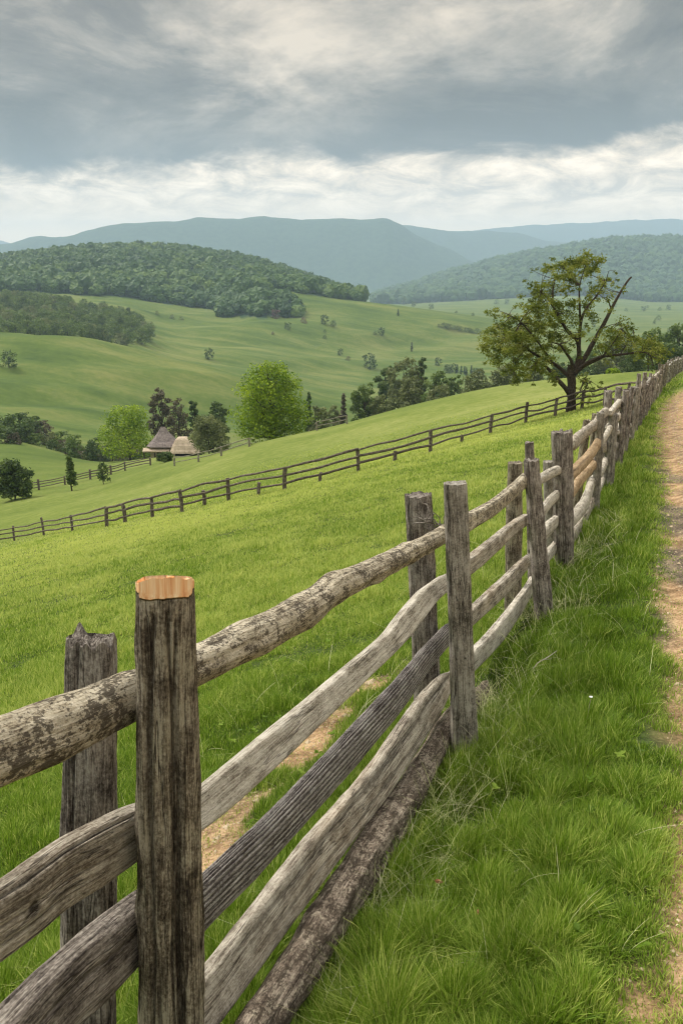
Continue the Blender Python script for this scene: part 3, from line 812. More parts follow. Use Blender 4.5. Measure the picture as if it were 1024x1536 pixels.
def place_tree(name, loc, meshes, lm, label, cat='tree', group=None, rot=0.0, scl=(1,1,1)):
    r = empty(name, loc); r.rotation_euler.z = rot; r.scale = scl
    tag(r, label, cat, group)
    link('trunk', meshes[0], M['bark'], r); link('crown', meshes[1], M[lm], r)
    return r

def tree_px(name, px, py, hpx, wpx, kind, lm, label, cat='tree', Y=None, group=None, leaves=2200, leaf=None, seed=0, **kw):
    p = ground_hit(px, py, 20) if Y is None else on_ground(px, Y)
    if Y is None: pass
    s = p.y / F
    top = at(px, py - hpx, p.y).z
    h = max(top - p.z, hpx * s * .5)
    w = wpx * s
    leaf = leaf or max(h, w) * .028
    ms = tree_mesh(h, w, kind, leaves, leaf, seed, **kw)
    return place_tree(name, p - Vector((0,0,.02*h)), ms, lm, label, cat, group)

# mid-distance trees round the farm
tree_px('broadleaf_tree', 404, 659, 120, 124, 'dome', 'leaf_lime', 'large bright lime-green rounded tree on the crest, right of the farm', Y=106, leaves=14000, leaf=.17, seed=1, trunk_h=.06, nclump=90, tr=.03)
tree_px('broadleaf_tree', 187, 684, 78, 92, 'dome', 'leaf_lime', 'lime-green rounded tree just left of the farmhouse', Y=165, leaves=7500, leaf=.22, seed=2, trunk_h=.12, nclump=48)
tree_px('broadleaf_tree', 238, 672, 96, 50, 'column', 'leaf_brown', 'tall dark olive-brown tree behind the farmhouse roof', Y=185, leaves=4200, leaf=.28, seed=3, trunk_h=.1)
tree_px('broadleaf_tree', 264, 672, 80, 46, 'column', 'leaf_brown', 'reddish-brown half-bare tree behind the pale shed', Y=182, leaves=2600, leaf=.26, seed=4, trunk_h=.1, nclump=30)
tree_px('broadleaf_tree', 288, 668, 72, 28, 'column', 'leaf_dark', 'narrow dark green tree behind the pale olive willow', Y=190, leaves=2200, leaf=.3, seed=5)
tree_px('broadleaf_tree', 325, 662, 64, 42, 'round', 'leaf_dark', 'small dark green round tree left of the big lime-green tree', Y=185, leaves=3000, leaf=.3, seed=6)
tree_px('willow_tree', 309, 681, 58, 66, 'round', 'leaf_olive', 'pale olive willow on a dark trunk right of the pale shed', Y=140, leaves=5200, leaf=.2, seed=7, trunk_h=.2)
tree_px('conifer_tree', 463, 648, 66, 30, 'cone', 'leaf_dark', 'dark pointed tree just right of the big lime-green tree', Y=170, leaves=2600, leaf=.26, seed=8)
tree_px('shrub', 480, 646, 40, 44, 'bush', 'leaf_olive', 'pale olive scrub beside the dark pointed tree', 'shrub', Y=160, leaves=2200, seed=9)
tree_px('shrub', 241, 699, 21, 27, 'bush', 'leaf_dark', 'round dark bush in front of the farmhouse', 'shrub', Y=118, leaves=2200, seed=10, leaf=.13)
tree_px('bushy_tree', 3, 748, 60, 66, 'bush', 'leaf_dark', 'dark bushy tree cut off by the left edge', Y=104, leaves=5000, leaf=.2, seed=11, nclump=30)
tree_px('small_tree', 93, 729, 51, 30, 'cone', 'leaf_green', 'small dark upright shrub on the far fence line', Y=107, leaves=3200, leaf=.15, seed=12)
tree_px('shrub', 143, 719, 27, 22, 'bush', 'leaf_dark', 'tiny lopsided shrub by the far fence', 'shrub', Y=108, leaves=500, leaf=.16, seed=13)
# hedge in the fold behind the left meadow
hedge_meshes = [tree_mesh(1.0, 1.3, 'bush', 900, .06, 60+k, trunk_h=.03, nclump=14) for k in range(4)]
for k in range(38):
    px = -50 + k * 7.6 + random.uniform(-4, 4)
    Y = random.uniform(196, 236)
    p = on_ground(px, Y)
    s = random.uniform(20, 40) * Y / F
    if k % 9 == 0: s *= 1.35
    lmn = random.choice(['leaf_olive', 'leaf_dark', 'leaf_brown', 'leaf_green', 'leaf_olive'])
    r = empty('hedge_bush', p - Vector((0,0,.1*s))); r.scale = (s*random.uniform(.9,1.4), s, s*random.uniform(.8,1.1)); r.rotation_euler.z = random.uniform(0, 6)
    tag(r, 'one of the tangled bushes in the hedge behind the left meadow', 'bush', 'bushes in the hedge behind the left meadow')
    tm, cm = hedge_meshes[k % 4]
    cm2 = cm if len(cm.materials) == 0 else cm
    o1 = bpy.data.objects.new('trunk', tm); COL.objects.link(o1); o1.parent = r
    if not tm.materials: tm.materials.append(M['bark'])
    o2 = bpy.data.objects.new('crown', cm); COL.objects.link(o2); o2.parent = r
    if not cm.materials: cm.materials.append(M['leaf_olive'])
    o2.material_slots[0].link = 'OBJECT'; o2.material_slots[0].material = M[lmn]

# woods beyond the crest, centre
mid = [
 (515,648,62,30,'cone','leaf_brown','thin reddish-brown tree at the left end of the central copse',190),
 (499,652,46,34,'bush','leaf_olive','grey-olive bush beside the reddish-brown tree',195),
 (546,640,68,52,'round','leaf_green','spreading green tree at the left of the central copse',175),
 (572,640,50,44,'round','leaf_olive','low grey-olive tree in front of the central copse',172),
 (578,612,66,44,'round','leaf_dark','dark round tree at the back left of the central copse',240),
 (605,622,86,72,'round','leaf_olive','tall pale olive tree at the centre of the central copse',215),
 (632,606,74,26,'column','leaf_dark','dark narrow poplar rising out of the central copse',205),
 (616,622,60,50,'round','leaf_olive','lower olive tree below the dark poplar',185),
 (655,602,46,48,'round','leaf_green','rounded green tree right of the narrow poplar',200),
 (682,598,38,36,'round','leaf_green','small mid-green tree at the right end of the central copse',210),
 (660,612,36,56,'bush','leaf_olive','wide olive bush below the right end of the central copse',180),
 (715,598,44,60,'bush','leaf_olive','pale yellow-green bush right of the central copse',190),
 (755,590,46,60,'bush','leaf_olive','wide pale bush seen under the left limb of the lone tree',195),
 (800,586,42,56,'bush','leaf_olive','pale bush seen left of the lone tree trunk',200),
 (838,584,42,48,'bush','leaf_dark','dark bush behind the lone tree trunk',215),
 (880,584,62,66,'round','leaf_green','green tree seen through the lone tree right of its trunk',230),
 (925,578,78,74,'round','leaf_olive','olive tree behind the right limb of the lone tree',225),
 (972,566,76,60,'round','leaf_green','mid-green tree above the far end of the near fence',200),
 (1012,566,84,60,'round','leaf_green','leafy tree at the right edge above the dirt track',205),
 (1050,570,90,70,'round','leaf_green','large green tree past the right edge',210),
 (948,572,44,60,'bush','leaf_dark','low dark bush behind the far end of the near fence',170),
 (1000,566,52,70,'bush','leaf_dark','low dark thicket behind the bend of the track',160),
 (1040,560,50,60,'bush','leaf_dark','low dark thicket at the right edge of the view',165),
]
for k, (px, py, h, w, kd, lmn, lb, Y) in enumerate(mid):
    p = on_ground(px, Y); top = at(px, py - h, Y).z
    nm = 'shrub' if kd == 'bush' else 'broadleaf_tree'
    hm = max(top - p.z, 2.5); wm = w * Y / F
    ms = tree_mesh(hm, wm, kd, 4200, .022 * math.sqrt(hm*wm) * 1.05 + .06, 200 + k, nclump=30, trunk_h=.12)
    place_tree(nm, p - Vector((0,0,.1)), ms, lmn, lb, 'shrub' if kd == 'bush' else 'tree')
# small tree right of the lone tree
tree_px('small_tree', 971, 562, 52, 40, 'round', 'leaf_hero', 'slim dark-stemmed tree at the far end of the near fence', Y=88, leaves=1400, leaf=.16, seed=14, trunk_h=.45, nclump=14, tr=.02)
tree_px('shrub', 918, 572, 16, 24, 'bush', 'leaf_lime', 'yellow-green shrub poking above the near fence', 'shrub', Y=95, leaves=900, leaf=.12, seed=15)

# lone scattered trees on the far slopes
specs = [tree_mesh(1.0, w_, kd_, 520, .055, 300 + i, nclump=14, trunk_h=.06) for i, (kd_, w_) in enumerate((('round', .95), ('cone', .6), ('bush', 1.5), ('round', 1.2)))]
far_list = [
 (597,474,11,1,'leaf_dark','small pointed tree alone on the upper green slope'),
 (486,486,15,0,'leaf_dark','left of a pair of dark trees on the upper slope'),
 (500,490,10,2,'leaf_dark','right, lower one of a pair of dark trees on the upper slope'),
 (572,503,13,0,'leaf_dark','dark tree at the end of a hedge line on the slope'),
 (562,502,6,2,'leaf_dark','low hedge stub beside the dark slope tree'),
 (487,508,6,2,'leaf_dark','tiny dark bush under the pair of slope trees'),
 (510,533,11,0,'leaf_dark','small dark bush on the lower slope, left of the round one'),
 (522,541,7,2,'leaf_brown','tiny brown bush near the round dark tree'),
 (555,553,25,0,'leaf_dark','round dark tree standing alone above the central copse'),
 (617,527,15,1,'leaf_olive','thin pale tree above the dark poplar'),
 (656,548,13,0,'leaf_dark','small dark tree left of the tree row'),
 (606,457,12,0,'leaf_dark','left of three trees along the ridge top'),
 (620,460,9,0,'leaf_dark','middle of three trees along the ridge top'),
 (646,464,8,3,'leaf_dark','right of three trees along the ridge top'),
 (684,470,4,2,'leaf_dark','tiny bush on the ridge top right of the three trees'),
 (709,474,5,2,'leaf_dark','tiny bush further right along the ridge top'),
 (432,494,11,3,'leaf_dark','dark round bush on the slope below the wooded spur'),
 (450,465,14,0,'leaf_dark','dark round tree at the tip of the wooded spur'),
 (443,468,10,2,'leaf_dark','bush beside the round tree at the spur tip'),
 (414,478,14,3,'leaf_pink','pinkish budding tree at the foot of the wooded spur'),
 (455,485,9,2,'leaf_pink','small reddish bush right of the wooded spur'),
 (314,539,18,0,'leaf_dark','lone small tree on the middle green slope'),
 (14,552,27,3,'leaf_dark','dark clump at the left edge of the big green slope'),
 (487,499,5,2,'leaf_dark','tiny bush between slope hedges'),
 (282,459,8,3,'leaf_dark','dark bush on the meadow under the wooded hill'),
 (236,472,6,2,'leaf_olive','low scrub beside the left wood'),
 (258,478,7,2,'leaf_olive','low olive scrub right of the left wood'),
 (272,480,6,2,'leaf_olive','small scrub at the far end of the left wood'),
 (409,502,5,2,'leaf_brown','tiny brown bush in mid meadow'),
 (547,450,9,0,'leaf_dark','small tree where the wooded hill meets the valley'),
 (560,452,7,2,'leaf_dark','low bush at the valley end of the wooded hill'),
 (580,455,6,2,'leaf_dark','low bush on the ridge left of the three trees'),
]
def far_thing(px, py, hpx, k, lmn, label, group=None, Y=None, name='field_tree'):
    p = ground_hit(px, py, 245) if Y is None else on_ground(px, Y)
    s = hpx * p.y / F
    r = empty(name, p - Vector((0,0,.04*s))); r.scale = (s, s, s); r.rotation_euler.z = random.uniform(0, 6)
    tag(r, label, 'tree' if name != 'bush' else 'bush', group)
    tm, cm = specs[k]
    if not tm.materials: tm.materials.append(M['bark'])
    if not cm.materials: cm.materials.append(M['leaf_dark'])
    o1 = bpy.data.objects.new('trunk', tm); COL.objects.link(o1); o1.parent = r
    o2 = bpy.data.objects.new('crown', cm); COL.objects.link(o2); o2.parent = r
    o2.material_slots[0].link = 'OBJECT'; o2.material_slots[0].material = M[lmn]
    return r
for q in far_list: far_thing(*q, name='bush' if q[3] == 2 else 'field_tree')
for k in range(13):
    far_thing(668 + k*4.6 + random.uniform(-1.5,1.5), 557 + k*.7 + random.uniform(-2,2), random.uniform(10,15), random.choice([0,1,0]), 'leaf_dark', 'one of the trees in the row at the foot of the far slope', 'trees in the row at the foot of the slope')
for k in range(12):
    far_thing(658 + k*5.6 + random.uniform(-1.5,1.5), 491 + k*.95, random.uniform(5,9), random.choice([0,2,3]), 'leaf_dark', 'one of the bushes in the hedge line on the upper slope', 'bushes in the hedge line on the upper slope', name='bush')
# far valley floor copses, right
for k in range(34):
    far_thing(random.uniform(740, 1060), random.uniform(456, 500), random.uniform(5, 9), random.choice([2,3,2]), random.choice(['leaf_green','leaf_dark']), 'one of the small copses on the far valley floor behind the lone tree', 'copses on the far valley floor', name='bush')

# wood on the left: trees one can tell apart
wood_specs = [tree_mesh(1.0, w_, kd_, 1500, .036, 340 + i, nclump=22, trunk_h=.08) for i, (kd_, w_) in enumerate((('round', .95), ('round', 1.15), ('column', .8), ('bush', 1.2), ('round', 1.0)))]
def top_line(px): return np.interp(px, [-80,0,50,100,150,195,215,235],[418,421,433,441,449,458,470,488])
def base_line(px): return np.interp(px, [-80,0,100,170,235],[499,503,507,510,500])
nW = 0
for row, Y in enumerate(np.linspace(545, 890, 13)):
    for px in np.arange(-60, 236, 15.5):
        px_ = px + random.uniform(-6, 6) + (row % 2) * 7
        if px_ > 236: continue
        p = on_ground(px_, Y + random.uniform(-12, 12))
        bx, by = to_px(p.x, p.y, p.z)
        tl = top_line(px_) + random.uniform(0, 6); bl = base_line(px_)
        hpx = random.uniform(22, 30) * 560 / Y
        if row < 3 and px_ > 165: hpx *= .75
        if by - hpx < tl: hpx = by - tl
        if hpx < 9 or by > bl + 14: continue
        s = hpx * Y / F
        r = empty('woodland_tree', p - Vector((0,0,.03*s))); r.scale = (s*1.1, s*1.1, s); r.rotation_euler.z = random.uniform(0, 6)
        tm, cm = wood_specs[nW % 5]
        lmn = random.choice(['leaf_dark','leaf_green','leaf_green','leaf_dark','leaf_olive','leaf_green'])
        lb = 'one of the broadleaf trees in the dark wood at left'; gp = 'trees of the dark wood at left'
        if row == 1 and 50 < px_ < 68: lmn = 'leaf_pink'; lb = 'rusty-brown tree at the front of the dark wood'; gp = None
        tag(r, lb, 'tree', gp)
        if not tm.materials: tm.materials.append(M['bark'])
        if not cm.materials: cm.materials.append(M['leaf_dark'])
        o1 = bpy.data.objects.new('trunk', tm); COL.objects.link(o1); o1.parent = r
        o2 = bpy.data.objects.new('crown', cm); COL.objects.link(o2); o2.parent = r
        o2.material_slots[0].link = 'OBJECT'; o2.material_slots[0].material = M[lmn]
        nW += 1
print('wood trees', nW)

# far forests: canopy masses
def canopy_units(rg, nv=6, nl=130):
    """rounded lumpy crowns: (verts, tris, fringe leaf quads)"""
    import bmesh
    bm = bmesh.new(); bmesh.ops.create_icosphere(bm, subdivisions=3 if nl > 80 else 2, radius=1)
    base = np.array([v.co[:] for v in bm.verts]); tri = np.array([[v.index for v in f.verts] for f in bm.faces]); bm.free()
    out = []
    for k in range(nv):
        d = base
        r = .40 + .13 * perlin(d[:,0]*1.8 + k*7, d[:,1]*1.8, d[:,2]*1.8) + .07 * perlin(d[:,0]*4.5 + k*3, d[:,1]*4.5, d[:,2]*4.5) + .03 * rg.normal(size=len(d))
        v = d * r[:, None] * np.array([1.2, 1.2, 1.1]) + np.array([0, 0, .5])
        n = nl; q = base[rg.integers(0, len(base), n)] + rg.normal(size=(n, 3))*.2; q /= np.linalg.norm(q, axis=1)[:, None]
        pos = q * (.46 + .13 * perlin(q[:,0]*1.8 + k*7, q[:,1]*1.8, q[:,2]*1.8))[:, None] * np.array([1.2, 1.2, 1.1]) + np.array([0, 0, .5])
        nr = q + rg.normal(size=(n, 3))*.6; nr /= np.linalg.norm(nr, axis=1)[:, None]
        t1 = np.cross(nr, rg.normal(size=(n, 3))); t1 /= np.linalg.norm(t1, axis=1)[:, None]; t2 = np.cross(nr, t1)
        sz = rg.uniform(.03, .06, n)[:, None]
        L = np.stack([pos - t1*sz, pos + t2*sz*.7, pos + t1*sz, pos - t2*sz*.7], 1).reshape(-1, 3)
        out.append((v, tri, L))
    return out
def canopy(name, P, sizes, seed, mat, label, nl=130):
    rg = np.random.default_rng(seed)
    units = canopy_units(rg, 6, nl)
    Vs = []; Ts = []; F3 = []; F4 = []; n0 = 0
    P = np.asarray(P); sp = perlin(P[:,0]/90, P[:,1]/90, seed)
    for k, (p, s) in enumerate(zip(P, sizes)):
        a = rg.uniform(0, 6.28); c_, s_ = math.cos(a), math.sin(a)
        U, tri, Lf = units[k % 6]
        zs = rg.uniform(.85, 1.25)
        W = np.vstack([U, Lf])
        v = np.stack([W[:, 0]*c_ - W[:, 1]*s_, W[:, 0]*s_ + W[:, 1]*c_, W[:, 2]*zs], -1) * s + p
        t = .45 + rg.normal() * .15 + .22 * sp[k]
        Vs.append(v); Ts.append(np.clip(t + rg.normal(size=len(W))*.07, 0, 1))
        F3.append(tri + n0); F4.append(np.arange(len(Lf)).reshape(-1, 4) + n0 + len(U)); n0 += len(W)
    V = np.concatenate(Vs); T = np.concatenate(Ts)
    me = np_mesh(name, V, [np.concatenate(F3), np.concatenate(F4)], dict(tone=T), False)
    o = link(name, me, mat); tag(o, label, 'woodland', kind='stuff'); return o
def scatter_forest(which, y0, y1, u0, u1, spacing, seed):
    rg = np.random.default_rng(seed)
    pts = []
    X, Y = np.meshgrid(np.arange(u0*y1, u1*y1, spacing), np.arange(y0, y1, spacing))
    X = X.ravel() + rg.uniform(-.45, .45, X.size)*spacing; Y = Y.ravel() + rg.uniform(-.45, .45, Y.size)*spacing
    k = (X / Y > u0) & (X / Y < u1); X, Y = X[k], Y[k]
    Z = H(X, Y)
    m = forest_masks(X, Y, Z)
    mm = m[0] | m[1] if which == 'left' else m[2]
    return np.stack([X[mm], Y[mm], Z[mm]], -1)
M['forest_l'] = mat_leaf('forest_leaves', lin(.022,.06,.009), lin(.058,.12,.017), lin(.16,.23,.035), .3)
M['forest_r'] = mat_leaf('forest_leaves_far', lin(.018,.055,.008), lin(.045,.105,.018), lin(.12,.19,.035), .3)
PL = scatter_forest('left', 880, 1620, -.62, .08, 10.5, 5)
keep = PL
print('left forest', len(PL))
canopy('wooded_hill', PL - np.array([0,0,2.0]), np.random.default_rng(2).uniform(10, 19, len(PL)), 6, M['forest_l'], 'dense green woodland covering the rounded hill at left', 90)
PR = scatter_forest('right', 2650, 4050, -.02, .62, 24, 7)
print('right forest', len(PR))
canopy('wooded_ridge', PR - np.array([0,0,3.0]), np.random.default_rng(3).uniform(24, 38, len(PR)), 8, M['forest_r'], 'hazy woodland covering the ridge at right', 60)

# ------------------------------------------------------------------ the lone tree
def hero_tree():
    base_px = (855, 617)
    p0 = ground_hit(*base_px, 20)
    s = p0.y / F * 1.01
    rg = np.random.default_rng(77)
    def L(px, py, dy=0.0): return ((px - 855) * s, dy, (617 - py) * s * .955)
    root = empty('lone_tree', p0); tag(root, 'lone spreading tree with a bare dead limb, standing by the field fence', 'tree')
    mb = MB()
    limbs = [
     ([(855,622,0),(855,600,0),(854,581,0),(852,560,.05),(851,545,.1)], [10.5,8.5,8,7.5,6]),
     ([(853,592,0),(843,579,-.2),(830,566,-.3),(821,556,-.4),(808,544,-.5),(796,540,-.5)], [5,4.6,4.2,3.6,2.4,1]),
     ([(852,566,0),(838,552,.3),(824,542,.4),(800,530,.6),(779,515,.7),(758,506,.7)], [4.5,4,3.2,2.6,2,1]),
     ([(852,555,0),(850,540,-.2),(834,520,-.6),(826,512,-.8),(812,508,-1)], [3.6,3,2.2,1.6,.8]),
     ([(855,556,0),(862,538,.1),(860,511,.2),(843,493,.2),(826,467,.1),(811,446,0),(800,436,0)], [6,5,4,3.2,2.6,1.8,.8]),
     ([(861,514,.1),(860,478,-.1),(867,458,-.2),(879,440,-.3),(890,420,-.3)], [3.4,2.8,2.2,1.6,.7]),
     ([(843,492,.2),(828,468,.8),(824,440,1),(826,418,1),(832,400,1)], [2.4,2,1.6,1.1,.6]),
     ([(860,480,0),(852,450,-.6),(850,425,-.7),(856,396,-.7)], [2.2,1.8,1.2,.5]),
     ([(826,542,.4),(790,500,-.4),(770,480,-.5),(756,470,-.5)], [2,1.6,1.1,.5]),
     ([(857,558,0),(868,540,.1),(882,513,.2),(899,478,.3),(906,461,.3),(917,437,.3),(926,420,.3),(931,414,.3)], [6,5,4.5,3.6,2.9,2.3,1.9,1.5]),
     ([(906,461,.3),(903,455,.3),(902,451,.3)], [1.8,1.3,.8]),
     ([(857,556,0),(873,541,-.2),(893,531,-.4),(917,528,-.5),(949,524,-.5),(962,530,-.4),(968,545,-.4)], [4.2,3.6,3,2.4,1.8,1.2,.6]),
     ([(858,560,0),(876,548,.5),(905,536,.9),(930,520,1.1)], [2.8,2.2,1.6,.7]),
     ([(893,531,-.4),(905,510,-.6),(915,490,-.7)], [1.6,1.1,.5]),
     ([(917,528,-.5),(930,508,-.2),(938,492,0)], [1.4,.9,.4]),
     ([(880,516,.2),(900,492,.8),(922,484,1)], [1.5,1,.4]),
     ([(855,600,0),(864,585,-.3),(870,565,-.4),(876,550,-.5)], [1.3,1,.7,.4]),
     ([(855,605,0),(873,590,.3),(880,575,.3)], [1,.8,.5]),
     ([(790,520,.6),(775,535,.4),(768,552,.3)], [1.5,1,.5]),
     ([(800,530,.6),(780,540,1.2),(760,532,1.4)], [1.3,.9,.4]),
    ]
    tips = []
    for i, (pts, rr) in enumerate(limbs):
        P = [L(*q) for q in pts]
        tube_mb(mb, P, [r * s * .78 for r in rr], 10 if i == 0 else 7, 500 + i, rings=6*len(P))
    clumps = [(842,398,14,1),(862,394,13,.9),(826,408,13,.8),(850,414,14,.9),(868,408,10,.6),(805,402,8,.35),(812,424,11,.5),(892,416,11,.5),(884,432,11,.5),(899,424,6,.3),
      (875,450,11,.6),(834,436,14,.7),(802,446,17,1),(785,455,13,.9),(792,436,10,.6),(815,466,17,.9),(856,460,11,.45),(838,470,11,.5),(806,480,15,.9),
      (745,470,8,.4),(754,478,8,.5),(772,488,14,1),(745,500,15,1),(735,512,12,.9),(732,528,12,.8),(762,508,17,1),(790,500,16,1),(815,500,15,.9),(764,528,17,1),(790,524,17,1),
      (812,526,14,.8),(776,548,13,.8),(800,548,13,.7),(768,563,8,.6),(745,540,11,.7),(782,566,7,.4),(832,505,12,.6),(845,520,10,.4),(878,478,12,.35),(896,500,12,.4),(912,492,12,.45),(886,512,10,.35),
      (925,500,13,.5),(940,506,12,.5),(955,510,11,.5),(968,518,11,.5),(962,534,9,.4),(940,520,11,.4),(915,512,11,.4),(930,486,7,.3),(976,526,8,.3),(874,584,7,.6),(881,572,6,.5),(868,596,5,.4),(865,560,6,.3),
      (820,560,7,.4),(900,524,9,.3),(850,490,9,.3)]
    C = []; Rd = []; W = []
    for (px, py, r, w) in clumps:
        for q in range(11):
            dy = rg.uniform(-1, 1) * 1.7
            C.append(L(px + rg.normal()*.8*r, py - 3 + rg.normal()*.5*r if py < 415 else py + rg.normal()*.75*r, dy)); Rd.append(r * s * rg.uniform(.35, .85)); W.append(w)
    C = np.array(C); Rd = np.array(Rd); W = np.array(W)
    # twigs to each clump
    for k in range(0, len(C), 3):
        c = C[k]; src = np.array([L(*q) for pts, rr in limbs[1:] for q in pts[2:]])
        d = np.linalg.norm(src - c, axis=1); j = d.argmin()
        if d[j] < 1.6: tube_mb(mb, [tuple(src[j]), tuple((src[j]+c)/2 + rg.normal(size=3)*.08), tuple(c)], [.022, .014, .007], 4, k, rings=6)
    Vs = []; Fs = []; Ts = []; n = 0
    for k in range(len(C)):
        m = int(100 * W[k] * (Rd[k] / .3)**1.7) + 8
        V, Fq, T = leaf_cloud(C[k:k+1], Rd[k:k+1], m, .056, rg, shell=.75, flat=.75, tone_shift=float(np.clip(-.1 + rg.normal()*.12, -.4, .4)))
        Vs.append(V); Fs.append(Fq + n); Ts.append(T); n += len(V)
    trunk = mb.mesh('trunk'); link('trunk', trunk, M['bark'], root)
    cr = np_mesh('crown', np.concatenate(Vs), [np.concatenate(Fs)], dict(tone=np.concatenate(Ts)), False)
    link('crown', cr, M['leaf_hero'], root)
    print('hero leaves', n//4, 'dist', p0.y)
hero_tree()

# ------------------------------------------------------------------ farmhouse and shed
def quads_obj(name, V, Fq, mat, parent):
    me = bpy.data.meshes.new(name); me.from_pydata([tuple(v) for v in V], [], Fq); me.update()
    return link(name, me, mat, parent)
def box(mb, x0, x1, y0, y1, z0, z1):
    V = [(x0,y0,z0),(x1,y0,z0),(x1,y1,z0),(x0,y1,z0),(x0,y0,z1),(x1,y0,z1),(x1,y1,z1),(x0,y1,z1)]
    Fq = np.array([(0,3,2,1),(4,5,6,7),(0,1,5,4),(1,2,6,5),(2,3,7,6),(3,0,4,7)])
    mb.add(V, Fq)
def steep_roof(w, d, h, over, flare, z0, ridge=0.0):
    """hipped roof with slightly concave flanks"""
    rings = 9; V = []; Fq = []
    for k in range(rings):
        f = k / (rings - 1)
        q = (1 - f) ** (1 + flare)
        hw = w/2 * q + .03; hd = d/2 * q + .03
        z = z0 + h * f + .04*math.sin(k*2.1)
        for a in range(16):
            an = 2*math.pi*a/16 + math.pi/16
            c, s = math.cos(an), math.sin(an)
            m = (abs(c)**5 + abs(s)**5) ** (-1/5)
            V.append((c*m*hw + (ridge*f if c > 0 else -ridge*f), s*m*hd, z))
    for k in range(rings-1):
        for a in range(16):
            b = (a+1) % 16
            Fq.append((k*16+a, k*16+b, (k+1)*16+b, (k+1)*16+a))
    Fq.append(tuple(range(15, -1, -1))); Fq.append(tuple((rings-1)*16 + a for a in range(16)))
    return V, Fq
def farm():
    Y = 150; p = on_ground(240, Y); s = Y / F
    gz = at(240, 688, Y).z; p.z = min(p.z, gz) if abs(p.z-gz) < 3 else p.z
    root = empty('farmhouse', p); tag(root, 'small farmhouse with a steep grey roof swept to a point', 'house')
    z_e = at(240, 667, Y).z - p.z; z_t = at(240, 640, Y).z - p.z; x0 = 0
    V, Fq = steep_roof(48*s, 42*s, z_t - z_e, 0, .22, z_e, 3*s); quads_obj('roof', V, Fq, M['roof'], root)
    w = MB(); box(w, -18*s, 15*s, -14*s, 14*s, -.4, z_e + .02); quads = link('wall', w.mesh('wall', False), M['plaster'], root)
    d_ = MB(); box(d_, -8*s, -2*s, -14.2*s, -13.9*s, -.3, z_e - .45); link('door', d_.mesh('door', False), M['door'], root)
    wn = MB(); box(wn, 3*s, 8*s, -14.2*s, -13.9*s, .35, 1.0); link('window', wn.mesh('window', False), M['door'], root)
    pr = [( -28*s, -24*s, z_e-.62), (12*s, -24*s, z_e-.62), (12*s, -13.8*s, z_e-.22), (-28*s, -13.8*s, z_e-.22)]
    V2 = pr + [(a, b, c-.16) for a, b, c in pr]
    quads_obj('porch_roof', V2, [(0,1,2,3),(7,6,5,4),(0,4,5,1),(1,5,6,2),(2,6,7,3),(3,7,4,0)], M['tarp'], root)
    for xx in (-26*s, -10*s, 2*s, 11*s):
        b = MB(); box(b, xx-.09, xx+.09, -23*s, -23*s+.18, -.4, z_e-.85); link('porch_post', b.mesh('porch_post', False), M['door'], root)
        p2 = on_ground(273, Y-3); p2.z = p.z
    r2 = empty('shed', p2); tag(r2, 'low shed with a pale rounded roof beside the farmhouse', 'shed')
    ze = at(273, 677, Y-3).z - p2.z; zt = at(273, 657, Y-3).z - p2.z
    V, Fq = steep_roof(44*s, 34*s, zt - ze, 0, -.15, ze, 6*s)
    V = [(a - 6*s*(c-ze)/(zt-ze), b + (14*s if b > 0 else -2*s)*(c-ze)/(zt-ze), c) for a, b, c in V]
    quads_obj('roof', V, Fq, M['tarp'], r2)
    g = MB(); box(g, -17*s, 17*s, 2*s, 14*s, -.5, ze+.02); link('wall', g.mesh('wall', False), M['door'], r2)
    for xx in (-18*s, -6*s, 7*s, 18*s):
        b = MB(); box(b, xx-.1, xx+.1, -17*s, -17*s+.2, -.5, ze + .02); link('post', b.mesh('post', False), M['door'], r2)
farm()

# ------------------------------------------------------------------ grass
def blades(x, y, h, w, az, lean, tone, seg=2, z=None):
    n = len(x)
    if z is None: z = H(x, y)
    z = z - .01
    dx, dy = np.cos(az), np.sin(az)
    # blade face turned a random way
    fa = az + np.pi/2 + RNG.uniform(-.9, .9, n)
    wx, wy = np.cos(fa), np.sin(fa)
    ts = np.linspace(0, 1, seg + 1)
    rows = []
    for t in ts[:-1]:
        off = lean * h * t**1.9; zz = z + h * t * (1 - .28 * lean * t)
        ww = w * .5 * (1 - .55 * t) if seg > 2 else w * .5 * (1 - .4 * t)
        rows.append(np.stack([x + dx*off - wx*ww, y + dy*off - wy*ww, zz], -1))
        rows.append(np.stack([x + dx*off + wx*ww, y + dy*off + wy*ww, zz], -1))
    rows.append(np.stack([x + dx*lean*h, y + dy*lean*h, z + h*(1 - .28*lean)], -1))
    k = len(rows)
    V = np.stack(rows, 1).reshape(-1, 3)
    b = (np.arange(n) * k)[:, None]
    Q = [np.concatenate([b+2*i, b+2*i+1, b+2*i+3, b+2*i+2], 1) for i in range(seg - 1)]
    T = np.concatenate([b+k-3, b+k-2, b+k-1], 1)
    return V, Q, T, np.repeat(tone, k)

def hash2(ix, iy, s):
    v = np.sin(ix * 127.1 + iy * 311.7 + s * 74.7) * 43758.5453
    return v - np.floor(v)

